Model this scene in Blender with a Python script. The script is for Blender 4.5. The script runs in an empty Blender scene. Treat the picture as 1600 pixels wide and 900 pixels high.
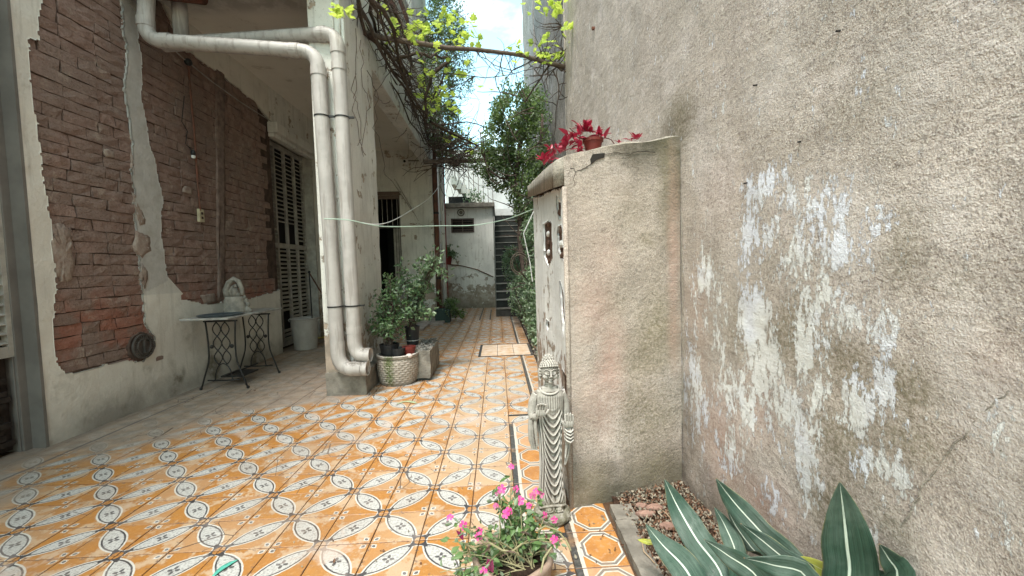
import bpy, math, random
import numpy as np
from mathutils import Vector, Matrix, noise

random.seed(7); np.random.seed(7)
scene = bpy.context.scene
col = scene.collection

# ------------------------------------------------------------------ camera
FPX, YAW, PIT, ROL, CH = 639.999, 0.0341947, -0.0520308, -0.0281723, 1.103371
_f = np.array([math.sin(YAW)*math.cos(PIT), math.cos(YAW)*math.cos(PIT), math.sin(PIT)])
_r = np.array([math.cos(YAW), -math.sin(YAW), 0.0]); _u = np.cross(_r, _f)
_c, _s = math.cos(ROL), math.sin(ROL)
_r, _u = _c*_r + _s*_u, -_s*_r + _c*_u
CAM = np.array([0.0, 0.0, CH])
cam = bpy.data.objects.new('camera', bpy.data.cameras.new('camera')); col.objects.link(cam)
cam.matrix_world = Matrix(((_r[0], _u[0], -_f[0], 0), (_r[1], _u[1], -_f[1], 0), (_r[2], _u[2], -_f[2], CH), (0, 0, 0, 1)))
cam.data.sensor_width = 36; cam.data.lens = FPX/1600*36
cam.data.clip_start = 0.05; cam.data.clip_end = 2000
scene.camera = cam
def ray(px, py): return _f + _r*(px-800)/FPX + _u*(450-py)/FPX
def at(px, py, ax, c):
    """the point of the plane (axis ax = c) that the survey photo shows at pixel px, py"""
    d = ray(px, py); t = (c-CAM[ax])/d[ax]; return CAM + t*d
def atx(px, py, c): return at(px, py, 0, c)
def aty(px, py, c): return at(px, py, 1, c)
def atz(px, py, c=0.0): return at(px, py, 2, c)

# ------------------------------------------------------------------ light
SUN_EL, SUN_AZ = math.radians(64), math.radians(203)     # azimuth clockwise from +Y
world = bpy.data.worlds.new('World'); scene.world = world; world.use_nodes = True
wn = world.node_tree; wn.nodes.clear()
wo = wn.nodes.new('ShaderNodeOutputWorld'); bg = wn.nodes.new('ShaderNodeBackground')
sky = wn.nodes.new('ShaderNodeTexSky'); sky.sky_type = 'NISHITA'; sky.sun_disc = False
sky.sun_elevation = SUN_EL; sky.sun_rotation = SUN_AZ
tc = wn.nodes.new('ShaderNodeTexCoord'); mp = wn.nodes.new('ShaderNodeMapping')
mp.inputs['Scale'].default_value = (1, 1, 2.2); mp.inputs['Location'].default_value = (0.4, 0.3, 0.15)
nz = wn.nodes.new('ShaderNodeTexNoise'); nz.inputs['Scale'].default_value = 2.6; nz.inputs['Detail'].default_value = 7
nz.inputs['Roughness'].default_value = 0.55
rp = wn.nodes.new('ShaderNodeValToRGB'); rp.color_ramp.elements[0].position = 0.52; rp.color_ramp.elements[1].position = 0.78
mx = wn.nodes.new('ShaderNodeMix'); mx.data_type = 'RGBA'
mx.inputs[7].default_value = (7.3, 6.9, 7.0, 1)
hs = wn.nodes.new('ShaderNodeMix'); hs.data_type = 'RGBA'; hs.blend_type = 'MULTIPLY'; hs.inputs[0].default_value = 1
hs.inputs[7].default_value = (1.50, 1.66, 1.22, 1)
L = wn.links.new
L(tc.outputs['Generated'], mp.inputs['Vector']); L(mp.outputs[0], nz.inputs['Vector']); L(nz.outputs['Fac'], rp.inputs[0])
L(rp.outputs[0], mx.inputs[0]); L(sky.outputs[0], hs.inputs[6]); L(hs.outputs[2], mx.inputs[6]); L(mx.outputs[2], bg.inputs[0])
bg.inputs[1].default_value = 0.148
L(bg.outputs[0], wo.inputs[0])
sun = bpy.data.objects.new('sun', bpy.data.lights.new('sun', 'SUN')); col.objects.link(sun)
sun.data.energy = 1.6; sun.data.angle = math.radians(14); sun.data.color = (1.0, 0.95, 0.91)
sd = Vector((math.sin(SUN_AZ)*math.cos(SUN_EL), math.cos(SUN_AZ)*math.cos(SUN_EL), math.sin(SUN_EL)))
sun.rotation_euler = sd.to_track_quat('Z', 'Y').to_euler()
scene.view_settings.view_transform = 'Standard'; scene.view_settings.look = 'None'
scene.view_settings.exposure = 1.7; scene.view_settings.gamma = 1
scene.cycles.max_bounces = 8; scene.cycles.diffuse_bounces = 5; scene.cycles.transparent_max_bounces = 4
scene.cycles.use_denoising = True

# ------------------------------------------------------------------ mesh helpers
class MB:
    def __init__(s): s.v = []; s.f = []; s.mi = []; s.cur = 0
    def add(s, vs, fs):
        b = len(s.v); s.v += [tuple(map(float, v)) for v in vs]
        for f in fs: s.f.append(tuple(i+b for i in f)); s.mi.append(s.cur)
    def box(s, a, b, M=None, taper=1.0):
        (x0, y0, z0), (x1, y1, z1) = a, b
        vs = [(x0, y0, z0), (x1, y0, z0), (x1, y1, z0), (x0, y1, z0), (x0, y0, z1), (x1, y0, z1), (x1, y1, z1), (x0, y1, z1)]
        if taper != 1.0:
            cx, cy = (x0+x1)/2, (y0+y1)/2
            vs = [(cx+(v[0]-cx)*(taper if v[2] == z1 else 1), cy+(v[1]-cy)*(taper if v[2] == z1 else 1), v[2]) for v in vs]
        if M is not None: vs = [M @ Vector(v) for v in vs]
        s.add(vs, [(0, 3, 2, 1), (4, 5, 6, 7), (0, 1, 5, 4), (1, 2, 6, 5), (2, 3, 7, 6), (3, 0, 4, 7)])
    def tube(s, pts, r, n=8, caps=True, flat=1.0):
        pts = [Vector(p) for p in pts]; m = len(pts)
        rs = r if isinstance(r, (list, tuple)) else [r]*m
        t = [(pts[min(i+1, m-1)]-pts[max(i-1, 0)]).normalized() for i in range(m)]
        a = Vector((0, 0, 1)) if abs(t[0].z) < .9 else Vector((1, 0, 0))
        nrm = (a - a.dot(t[0])*t[0]).normalized(); b = len(s.v)
        for i in range(m):
            nrm = (nrm - nrm.dot(t[i])*t[i])
            nrm = nrm.normalized() if nrm.length > 1e-6 else t[i].orthogonal().normalized()
            bn = t[i].cross(nrm)
            for k in range(n):
                an = 2*math.pi*k/n
                s.v.append(tuple(pts[i] + nrm*(math.cos(an)*rs[i]) + bn*(math.sin(an)*rs[i]*flat)))
        for i in range(m-1):
            for k in range(n):
                k2 = (k+1) % n
                s.f.append((b+i*n+k, b+i*n+k2, b+(i+1)*n+k2, b+(i+1)*n+k)); s.mi.append(s.cur)
        if caps:
            s.f.append(tuple(b+k for k in reversed(range(n)))); s.f.append(tuple(b+(m-1)*n+k for k in range(n))); s.mi += [s.cur]*2
    def lathe(s, prof, c=(0, 0, 0), n=24, fn=None):
        """prof: (radius, z) list, bottom to top"""
        b = len(s.v); m = len(prof)
        for i, (r, z) in enumerate(prof):
            for k in range(n):
                an = 2*math.pi*k/n; rr = r*(fn(an, z) if fn else 1)
                s.v.append((c[0]+rr*math.cos(an), c[1]+rr*math.sin(an), c[2]+z))
        for i in range(m-1):
            for k in range(n):
                k2 = (k+1) % n
                s.f.append((b+i*n+k, b+i*n+k2, b+(i+1)*n+k2, b+(i+1)*n+k)); s.mi.append(s.cur)
        s.f.append(tuple(b+k for k in reversed(range(n)))); s.f.append(tuple(b+(m-1)*n+k for k in range(n))); s.mi += [s.cur]*2
    def ball(s, c, r, n=10, m=7, sq=(1, 1, 1), M=None):
        vs = []
        for i in range(m+1):
            ph = math.pi*i/m
            for k in range(n):
                an = 2*math.pi*k/n
                p = Vector((r*sq[0]*math.sin(ph)*math.cos(an), r*sq[1]*math.sin(ph)*math.sin(an), -r*sq[2]*math.cos(ph)))
                if M: p = M @ p
                vs.append(Vector(c)+p)
        s.add(vs, [(i*n+k, i*n+(k+1) % n, (i+1)*n+(k+1) % n, (i+1)*n+k) for i in range(m) for k in range(n)])
    def mesh(s, name, mats, off=(0, 0, 0), smooth=False):
        me = bpy.data.meshes.new(name)
        me.from_pydata([(v[0]-off[0], v[1]-off[1], v[2]-off[2]) for v in s.v], [], s.f)
        for m in (mats if isinstance(mats, (list, tuple)) else [mats]): me.materials.append(m)
        if any(s.mi): me.polygons.foreach_set('material_index', s.mi)
        if smooth: me.polygons.foreach_set('use_smooth', [True]*len(me.polygons))
        me.validate(); me.update(); return me

def woff(o):
    v = Vector((0, 0, 0))
    while o is not None: v = v + o.location; o = o.parent
    return v
def link(name, me, parent=None, loc=None):
    o = bpy.data.objects.new(name, me); col.objects.link(o)
    if parent is not None: o.parent = parent
    if loc is not None: o.location = loc
    return o
def obj(name, mb, mats, parent=None, smooth=False, bevel=0, loc=None):
    """one object from a builder in world coordinates; origin at loc (top-level) or at the parent's origin"""
    off = woff(parent) if parent is not None else Vector(loc or (0, 0, 0))
    me = mb.mesh(name, mats, off, smooth)
    o = link(name, me, parent)
    if parent is None and loc is not None: o.location = loc
    if bevel:
        b = o.modifiers.new('bevel', 'BEVEL'); b.width = bevel; b.segments = 2; b.limit_method = 'ANGLE'; b.angle_limit = math.radians(40)
    return o
def nmesh(name, V, F, mats, attrs=None, smooth=False):
    """mesh from numpy arrays; F is (n,3) or (n,4)"""
    me = bpy.data.meshes.new(name); V = np.asarray(V, float); F = np.asarray(F, int); k = F.shape[1]
    me.vertices.add(len(V)); me.vertices.foreach_set('co', V.ravel())
    me.loops.add(F.size); me.loops.foreach_set('vertex_index', F.ravel())
    me.polygons.add(len(F)); me.polygons.foreach_set('loop_start', np.arange(len(F))*k)
    me.polygons.foreach_set('loop_total', np.full(len(F), k))
    if smooth: me.polygons.foreach_set('use_smooth', np.ones(len(F), bool))
    for m in (mats if isinstance(mats, (list, tuple)) else [mats]): me.materials.append(m)
    me.update(calc_edges=True)
    for nm, a in (attrs or {}).items():
        at_ = me.attributes.new(nm, 'FLOAT', 'POINT'); at_.data.foreach_set('value', np.asarray(a, float))
    return me
def tag(o, label=None, cat=None, group=None, kind=None):
    if label: o['label'] = label
    if cat: o['category'] = cat
    if group: o['group'] = group
    if kind: o['kind'] = kind
    return o
def thing(name, loc, label, cat, group=None):
    o = bpy.data.objects.new(name, None); o.empty_display_size = .1; col.objects.link(o); o.location = loc
    return tag(o, label, cat, group)
def copy_tree(o, parent=None):
    c = o.copy(); col.objects.link(c); c.parent = parent
    for ch in o.children: copy_tree(ch, c)
    return c

# ------------------------------------------------------------------ node helpers
class NM:
    def __init__(s, name, rough=.8, spec=.3):
        s.m = bpy.data.materials.new(name); s.m.use_nodes = True; s.t = s.m.node_tree; s.N = s.t.nodes; s.L = s.t.links.new
        s.b = s.N['Principled BSDF']; s.b.inputs['Roughness'].default_value = rough
        s.b.inputs['Specular IOR Level'].default_value = spec
        s._g = None
    def n(s, ty, **kw):
        x = s.N.new('ShaderNode'+ty)
        for k, v in kw.items(): setattr(x, k, v)
        return x
    def put(s, sock, v):
        if isinstance(v, bpy.types.NodeSocket): s.L(v, sock)
        elif v is not None:
            if hasattr(sock, 'default_value') and hasattr(sock.default_value, '__len__') and not hasattr(v, '__len__'): v = (v, v, v)
            if sock.type == 'RGBA' and len(v) == 3: v = (*v, 1)
            sock.default_value = v
    def ma(s, op, a, b=None, c=None, clamp=False):
        x = s.n('Math', operation=op, use_clamp=clamp)
        for i, v in enumerate((a, b, c)):
            if v is not None: s.put(x.inputs[i], v)
        return x.outputs[0]
    def pos(s):
        if s._g is None: s._g = s.n('NewGeometry')
        return s._g.outputs['Position']
    def geo(s, k):
        s.pos(); return s._g.outputs[k]
    def xyz(s, v):
        x = s.n('SeparateXYZ'); s.L(v, x.inputs[0]); return x.outputs
    def comb(s, a, b, c):
        x = s.n('CombineXYZ')
        for i, v in enumerate((a, b, c)): s.put(x.inputs[i], v)
        return x.outputs[0]
    def scl(s, v, sc, loc=(0, 0, 0)):
        x = s.n('Mapping'); s.L(v, x.inputs['Vector']); x.inputs['Scale'].default_value = sc; x.inputs['Location'].default_value = loc
        return x.outputs[0]
    def noise(s, sc, det=3, ro=.5, vec=None, dist=0):
        x = s.n('TexNoise'); s.L(vec if vec is not None else s.pos(), x.inputs['Vector'])
        x.inputs['Scale'].default_value = sc; x.inputs['Detail'].default_value = det; x.inputs['Roughness'].default_value = ro
        x.inputs['Distortion'].default_value = dist
        return x.outputs['Fac']
    def vor(s, sc, feat='F1', vec=None, out='Distance'):
        x = s.n('TexVoronoi', feature=feat); s.L(vec if vec is not None else s.pos(), x.inputs['Vector']); x.inputs['Scale'].default_value = sc
        return x.outputs[out]
    def ramp(s, v, lo, hi, a=0., b=1.):
        x = s.n('MapRange', interpolation_type='SMOOTHSTEP'); s.put(x.inputs[0], v)
        for i, q in enumerate((lo, hi, a, b)): s.put(x.inputs[i+1], q)
        return x.outputs[0]
    def mix(s, f, a, b, mode='MIX'):
        x = s.n('Mix', data_type='RGBA', blend_type=mode); s.put(x.inputs[0], f); s.put(x.inputs[6], a); s.put(x.inputs[7], b)
        return x.outputs[2]
    def attr(s, nm):
        x = s.n('Attribute', attribute_name=nm); return x.outputs['Fac']
    def bump(s, h, d=.01, st=1., prev=None):
        x = s.n('Bump'); x.inputs['Strength'].default_value = st; x.inputs['Distance'].default_value = d
        s.L(h, x.inputs['Height'])
        if prev is not None: s.L(prev, x.inputs['Normal'])
        return x.outputs[0]
    def out(s, colr=None, normal=None, rough=None):
        if colr is not None: s.put(s.b.inputs['Base Color'], colr)
        if normal is not None: s.L(normal, s.b.inputs['Normal'])
        if rough is not None: s.put(s.b.inputs['Roughness'], rough)
        return s.m

def simple(name, c, rough=.7, var=.25, sc=20, spec=.3, bump=.0, bsc=60, c2=None, metal=0):
    k = NM(name, rough, spec)
    f = k.ramp(k.noise(sc, 4, .6), .3, .7)
    c2 = c2 or tuple(x*(1-var) for x in c)
    nrm = k.bump(k.noise(bsc, 4, .6), bump) if bump else None
    k.b.inputs['Metallic'].default_value = metal
    return k.out(k.mix(f, c, c2), nrm)

# ------------------------------------------------------------------ materials
OX, OY, TS = -0.350282, 1.628615, 0.2          # tile grid
def floor_material():
    k = NM('patterned cement tile', .4, .45)
    X, Y, Z = k.xyz(k.pos())
    u = k.ma('DIVIDE', k.ma('SUBTRACT', X, OX), TS); v = k.ma('DIVIDE', k.ma('SUBTRACT', Y, OY), TS)
    # a little wobble of the print
    wv = k.ma('MULTIPLY', k.ma('SUBTRACT', k.noise(60, 2), .5), .02)
    i = k.ma('FLOOR', u); j = k.ma('FLOOR', v); fu0 = k.ma('SUBTRACT', u, i); fv = k.ma('SUBTRACT', v, j)
    par = k.ma('FLOORED_MODULO', k.ma('ADD', i, j), 2)
    fu = k.ma('ABSOLUTE', k.ma('SUBTRACT', fu0, par))
    def dist(a, b): return k.ma('SQRT', k.ma('ADD', k.ma('MULTIPLY', a, a), k.ma('MULTIPLY', b, b)))
    iu = k.ma('SUBTRACT', 1, fu); iv = k.ma('SUBTRACT', 1, fv)
    dm = k.ma('ADD', k.ma('MAXIMUM', dist(iu, fv), dist(fu, iv)), wv)
    hsh = k.n('TexWhiteNoise'); k.L(k.comb(i, j, 3.3), hsh.inputs['Vector']); rnd = hsh.outputs['Value']; rc = k.xyz(hsh.outputs['Color'])
    # worn masks
    n1 = k.noise(2.3, 5, .6); n2 = k.noise(9, 4, .6); n3 = k.noise(55, 4, .65)
    pale = k.ma('ADD', k.ma('MULTIPLY', k.ramp(rnd, .55, 1.), .45), k.ramp(k.ma('ADD', n2, k.ma('MULTIPLY', n3, .25)), .62, .72), clamp=True)
    walk = k.ma('MULTIPLY', k.ramp(X, -.75, -.2), k.ramp(Y, 6.2, 4.5))
    pale = k.ma('ADD', pale, k.ma('MULTIPLY', walk, k.ramp(rc[1], .15, .7)), clamp=True)
    orange = k.mix(k.ramp(n2, .3, .7), (.40, .180, .042), (.31, .137, .033))
    orange = k.mix(k.ma('MULTIPLY', rc[0], .35), orange, (.33, .125, .028))
    orange = k.mix(k.ramp(n3, .52, .72, 0, .35), orange, (.50, .32, .165))
    orange = k.mix(k.ma('MULTIPLY', pale, .80), orange, (.46, .335, .22))
    white = k.mix(k.ramp(n3, .4, .7), (.54, .52, .475), (.45, .42, .375))
    grey = k.mix(k.ramp(k.noise(120, 3), .45, .62), (.46, .45, .425), (.31, .30, .285))
    dark = k.mix(k.ma('MULTIPLY', pale, .35), (.045, .042, .045), (.30, .26, .24))
    def less(a, t): return k.ramp(a, t-.006, t+.006, 1, 0)
    c = orange
    c = k.mix(less(dm, .932), c, white)
    c = k.mix(less(dm, .900), c, dark)
    c = k.mix(less(dm, .868), c, grey)
    # motif inside the petal
    a = k.ma('SUBTRACT', fu, .5); b = k.ma('SUBTRACT', fv, .5); r = dist(a, b)
    c2t = k.ma('ABSOLUTE', k.ma('DIVIDE', k.ma('SUBTRACT', k.ma('MULTIPLY', a, a), k.ma('MULTIPLY', b, b)), k.ma('ADD', k.ma('MULTIPLY', r, r), 1e-5)))
    lim = k.ma('ADD', .030, k.ma('MULTIPLY', k.ma('POWER', c2t, 1.6), .085))
    c = k.mix(k.ma('MULTIPLY', k.ma('LESS_THAN', r, lim), k.ma('GREATER_THAN', r, .026)), c, k.mix(.15, dark, (.3, .28, .26)))
    # corner star
    near = k.ma('LESS_THAN', k.ma('ADD', fu, fv), 1)
    def pick(p, q): return k.ma('ADD', k.ma('MULTIPLY', p, near), k.ma('MULTIPLY', q, k.ma('SUBTRACT', 1, near)))
    sx = pick(fu, iu); sy = pick(fv, iv); m = k.ma('MAXIMUM', sx, sy); mn = k.ma('MINIMUM', sx, sy)
    q = k.ma('DIVIDE', mn, .14, clamp=True)
    q2 = k.ma('MULTIPLY', q, q)
    e = k.ma('ADD', m, wv)
    c = k.mix(less(e, k.ma('ADD', .150, k.ma('MULTIPLY', q2, .01))) if False else k.ma('LESS_THAN', e, k.ma('ADD', .160, k.ma('MULTIPLY', q2, .015))), c, white)
    c = k.mix(k.ma('LESS_THAN', e, k.ma('ADD', .138, k.ma('MULTIPLY', q2, .055))), c, dark)
    c = k.mix(k.ma('LESS_THAN', e, k.ma('SUBTRACT', .103, k.ma('MULTIPLY', q2, .075))), c, orange)
    # four dots
    nd = k.ma('GREATER_THAN', fu, fv)
    def pick2(p, q_): return k.ma('ADD', k.ma('MULTIPLY', p, nd), k.ma('MULTIPLY', q_, k.ma('SUBTRACT', 1, nd)))
    tx = pick2(iu, fu); ty = pick2(fv, iv)
    p = k.ma('SUBTRACT', k.ma('MULTIPLY', k.ma('ADD', tx, ty), .7071), .15); qq = k.ma('MULTIPLY', k.ma('SUBTRACT', tx, ty), .7071)
    el = dist(k.ma('DIVIDE', p, .048), k.ma('DIVIDE', qq, .036))
    ring = k.ma('ABSOLUTE', k.ma('SUBTRACT', k.ma('ADD', k.ma('ABSOLUTE', p), k.ma('MULTIPLY', k.ma('ABSOLUTE', qq), 1.2)), .078))
    c = k.mix(k.ma('MULTIPLY', k.ma('LESS_THAN', ring, .009), .8), c, white)
    c = k.mix(less(el, 1.25), c, white); c = k.mix(less(el, .86), c, k.mix(.3, dark, (.25, .25, .25)))
    # grout soil at the edges
    ed = k.ma('MINIMUM', k.ma('MINIMUM', fu, iu), k.ma('MINIMUM', fv, iv))
    c = k.mix(k.ma('MULTIPLY', k.ramp(k.ma('ADD', ed, k.ma('MULTIPLY', n3, .030)), .018, .036, 1, 0), .85), c, (.16, .075, .04))
    # wear: rubbed patches where the print is nearly gone
    wear = k.ramp(k.ma('ADD', n1, k.ma('MULTIPLY', n2, .3)), .73, .80)
    c = k.mix(k.ma('MULTIPLY', wear, .5), c, (.47, .355, .285))
    # cement dust towards the porch wall
    fc = k.n('FloatCurve'); cv = fc.mapping.curves[0]
    # x: Y from 0..10 -> value: dust edge X in -3..0
    pts = [(0, .1), (1.55, .12), (1.98, .20), (2.25, .165), (2.57, .14), (2.77, .21), (3.03, .28), (3.35, .37), (3.45, .52), (3.7, .61), (4.3, .62), (6.5, .45), (10, .4)]
    cv.points[0].location = (pts[0][0]/10, pts[0][1]); cv.points[1].location = (1, pts[-1][1])
    for a_, b_ in pts[1:-1]: cv.points.new(a_/10, b_)
    fc.mapping.update(); k.put(fc.inputs['Value'], k.ma('DIVIDE', Y, 10))
    edge = k.ma('SUBTRACT', k.ma('MULTIPLY', fc.outputs[0], 3), 3)
    dd = k.ma('SUBTRACT', k.ma('SUBTRACT', X, edge), k.ma('MULTIPLY', k.ma('SUBTRACT', k.ma('ADD', n1, k.ma('MULTIPLY', n2, .4)), .7), 1.1))
    dust = k.ramp(dd, -.32, .22, 1, 0)
    dust = k.ma('MULTIPLY', dust, k.ramp(n3, .25, .6, .80, 1.))
    dcol = k.mix(k.ramp(n2, .35, .65), (.34, .275, .22), (.23, .185, .15))
    c = k.mix(k.ma('MULTIPLY', dust, .93), c, dcol)
    line = k.ma('LESS_THAN', k.ma('ABSOLUTE', k.ma('ADD', X, 2.785)), .010)
    c = k.mix(k.ma('MULTIPLY', line, .75), c, (.09, .075, .07))
    # darker strip along the foot of the left wall
    c = k.mix(k.ma('MULTIPLY', k.ramp(k.ma('ADD', X, k.ma('MULTIPLY', n2, .15)), -2.93, -2.8, 1, 0), .6), c, (.12, .095, .075))
    chip = k.ma('MULTIPLY', k.ramp(k.noise(38, 4, .7), .58, .62), k.ramp(ed, .10, .05)); c = k.mix(k.ma('MULTIPLY', chip, .8), c, (.17, .11, .08))
    ck = k.ma('MULTIPLY', k.ramp(k.vor(5.5, 'DISTANCE_TO_EDGE'), .006, .012, 1, 0), k.ma('LESS_THAN', rc[2], .16)); c = k.mix(k.ma('MULTIPLY', ck, .85), c, (.08, .05, .035))
    gm = k.ramp(k.noise(1.4, 5, .65), .46, .66, 0, .34); c = k.mix(gm, c, (.22, .15, .10))
    speck = k.ramp(k.vor(85), .03, .09, .8, 0)
    c = k.mix(k.ma('MULTIPLY', speck, k.ramp(n2, .45, .6)), c, (.12, .08, .05))
    # dark leaf stains in the distance
    c = k.mix(k.ma('MULTIPLY', k.ramp(k.ma('ADD', n1, k.ma('MULTIPLY', n3, .2)), .55, .75), k.ramp(Y, 3.5, 7, 0, .45)), c, (.36, .20, .09))
    h = k.ma('ADD', k.ma('MULTIPLY', n3, .5), k.ma('MULTIPLY', k.noise(300, 2), .5))
    ro = k.ramp(n2, .3, .7, .42, .72)
    ro = k.ma('ADD', ro, k.ma('MULTIPLY', dust, .3))
    tilt = k.n('TexWhiteNoise')
    return k.out(c, k.bump(h, .0012), ro)
M_TILE = floor_material()

def border_material(name, x0, w, palef=.3):
    k = NM(name, .4, .45)
    X, Y, Z = k.xyz(k.pos())
    x = k.ma('SUBTRACT', X, x0); v = k.ma('DIVIDE', k.ma('SUBTRACT', Y, OY), TS); j = k.ma('FLOOR', v); fv = k.ma('SUBTRACT', v, j)
    n2 = k.noise(9, 4, .6); n3 = k.noise(55, 4, .65)
    hsh = k.n('TexWhiteNoise'); k.L(k.comb(1.7, j, 3.3), hsh.inputs['Vector'])
    orange = k.mix(k.ramp(n2, .35, .65), (.43, .20, .055), (.34, .145, .04))
    orange = k.mix(k.ma('MULTIPLY', k.ramp(hsh.outputs['Value'], .3, .9), .7), orange, (.50, .34, .23))
    orange = k.mix(k.ramp(n3, .5, .7, 0, .4), orange, (.48, .34, .24))
    white = (.52, .49, .43); dark = (.06, .055, .055)
    a = k.ma('SUBTRACT', k.ma('DIVIDE', k.ma('SUBTRACT', x, .03), w), .5); b = k.ma('SUBTRACT', fv, .5)
    aa = k.ma('ABSOLUTE', a); ab = k.ma('ABSOLUTE', b)
    o = k.ma('MAXIMUM', k.ma('MAXIMUM', aa, k.ma('MULTIPLY', ab, .92)), k.ma('MULTIPLY', k.ma('ADD', aa, ab), .70))
    c = k.mix(k.ma('LESS_THAN', o, .44), orange, white)
    c = k.mix(k.ma('LESS_THAN', o, .415), c, k.mix(.35, dark, (.4, .36, .32)))
    c = k.mix(k.ma('LESS_THAN', o, .365), c, white)
    c = k.mix(k.ma('LESS_THAN', o, .335), c, orange)
    c = k.mix(k.ma('MULTIPLY', k.ma('LESS_THAN', x, .042), .9), c, white)
    c = k.mix(k.ma('LESS_THAN', k.ma('ADD', x, k.ma('MULTIPLY', n3, .006)), .030), c, k.mix(k.ramp(n3, .4, .7), (.05, .05, .048), (.10, .095, .09)))
    ed = k.ma('MINIMUM', fv, k.ma('SUBTRACT', 1, fv))
    c = k.mix(k.ma('LESS_THAN', ed, .014), c, (.14, .07, .04))
    c = k.mix(k.ramp(n2, .55, .7, 0, .5), c, (.34, .2, .1))
    return k.out(c, k.bump(n3, .002), .45)

def stucco(name, base, b2, streak=.4, moss=.3, bump=.006, bsc=70, pink=.2, flakes=False, dark_top=False):
    k = NM(name, .9, .15)
    X, Y, Z = k.xyz(k.pos())
    n1 = k.noise(1.9, 5, .65); n2 = k.noise(7, 5, .6); n3 = k.noise(bsc, 5, .7); n4 = k.noise(bsc*3.2, 3, .6)
    sv = k.scl(k.pos(), (9, 9, .8)); st = k.noise(1.6, 6, .65, sv)
    c = k.mix(k.ramp(n1, .35, .65), base, b2)
    lp = k.noise(2.7, 6, .7, k.scl(k.pos(), (1, 1, .8), (5, 2, 9))); c = k.mix(k.ramp(lp, .50, .66, 0, .6), c, tuple(min(.8, x*1.28) for x in (base[0], base[1]*1.02, base[2]*1.1)))
    c = k.mix(k.ramp(lp, .44, .30, 0, .55), c, tuple(x*.62 for x in base))
    c = k.mix(k.ramp(n2, .4, .65, 0, .45), c, tuple(x*.72 for x in base))
    c = k.mix(k.ramp(st, .5, .66, 0, streak), c, tuple(x*.48 for x in base))
    c = k.mix(k.ramp(st, .46, .30, 0, streak*.7), c, tuple(min(.8, x*1.45) for x in base))
    g = k.ramp(k.noise(1.1, 4, .6, k.scl(k.pos(), (1, 1, .7), (3, 1, 7))), .48, .62, 0, moss)
    c = k.mix(g, c, (.23, .20, .125))
    pk = k.ramp(k.noise(1.3, 3, .55, k.scl(k.pos(), (1, 1, .6), (9, 4, 2))), .5, .64, 0, pink)
    c = k.mix(pk, c, (.44, .30, .235))
    c = k.mix(k.ramp(n3, .48, .64, 0, .68), c, tuple(x*.42 for x in base))
    c = k.mix(k.ramp(n4, .50, .66, 0, .45), c, tuple(min(.85, x*1.6) for x in base))
    c = k.mix(k.ramp(n4, .46, .34, 0, .62), c, tuple(x*.36 for x in base))
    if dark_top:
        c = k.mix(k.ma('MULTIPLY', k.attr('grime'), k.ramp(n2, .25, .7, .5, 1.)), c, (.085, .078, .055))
    h = k.ma('ADD', k.ma('MULTIPLY', n3, k.ramp(n2, .3, .65, .25, .9)), k.ma('MULTIPLY', n4, .45))
    h = k.ma('ADD', h, k.ma('MULTIPLY', k.noise(17, 5, .6, k.scl(k.pos(), (1, .55, 1.2))), 1.3))
    if dark_top or flakes:
        c = k.mix(k.ma('MULTIPLY', k.attr('pale'), k.ramp(n3, .3, .6, .35, .8)), c, (.66, .60, .57) if flakes else (.50, .41, .35))
        c = k.mix(k.ma('MULTIPLY', k.attr('olive'), k.ramp(n3, .35, .62, .25, .95)), c, (.21, .18, .115))
        c = k.mix(k.ma('MULTIPLY', k.attr('rose'), k.ramp(n3, .3, .6, .3, .8)), c, (.47, .31, .255))
    if flakes:
        fa = k.attr('flake')
        fl = k.noise(30, 9, .78, k.scl(k.pos(), (1, 1, .36)))
        br = k.noise(75, 3, .6, k.scl(k.pos(), (1, 1.0, .6)))
        big = k.noise(9, 5, .65, k.scl(k.pos(), (1, 1, .5)))
        f = k.ramp(k.ma('ADD', k.ma('ADD', k.ma('MULTIPLY', fa, .42), k.ma('MULTIPLY', fl, 1.9)), k.ma('ADD', k.ma('MULTIPLY', br, .75), k.ma('MULTIPLY', big, .45))), 1.80, 1.83)
        f = k.ma('MULTIPLY', f, k.ramp(n4, .30, .40, .45, 1.))
        wc = k.mix(k.ramp(k.noise(4, 2), .4, .6), (.78, .79, .86), (.80, .79, .77))
        c = k.mix(k.ma('MULTIPLY', f, .92), c, wc)
        h = k.ma('ADD', h, k.ma('MULTIPLY', f, .25))
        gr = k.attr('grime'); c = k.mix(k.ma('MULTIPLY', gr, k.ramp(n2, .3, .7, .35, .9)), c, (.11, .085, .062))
    return k.out(c, k.bump(h, bump), k.ramp(n2, .3, .7, .85, .98))
M_RWALL = stucco('old stucco', (.58, .50, .45), (.52, .445, .39), .22, .12, .008, 75, .10, flakes=True)
M_PIER = stucco('mossy stucco', (.48, .41, .355), (.42, .355, .30), .3, .15, .007, 85, .15, dark_top=True)
M_CAP = stucco('cement cap', (.36, .325, .28), (.24, .215, .18), .8, .3, .004, 70, .1)
M_FARWALL = stucco('streaked cement wall', (.30, .275, .262), (.22, .205, .198), 1.0, .05, .004, 22, .0)

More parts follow.
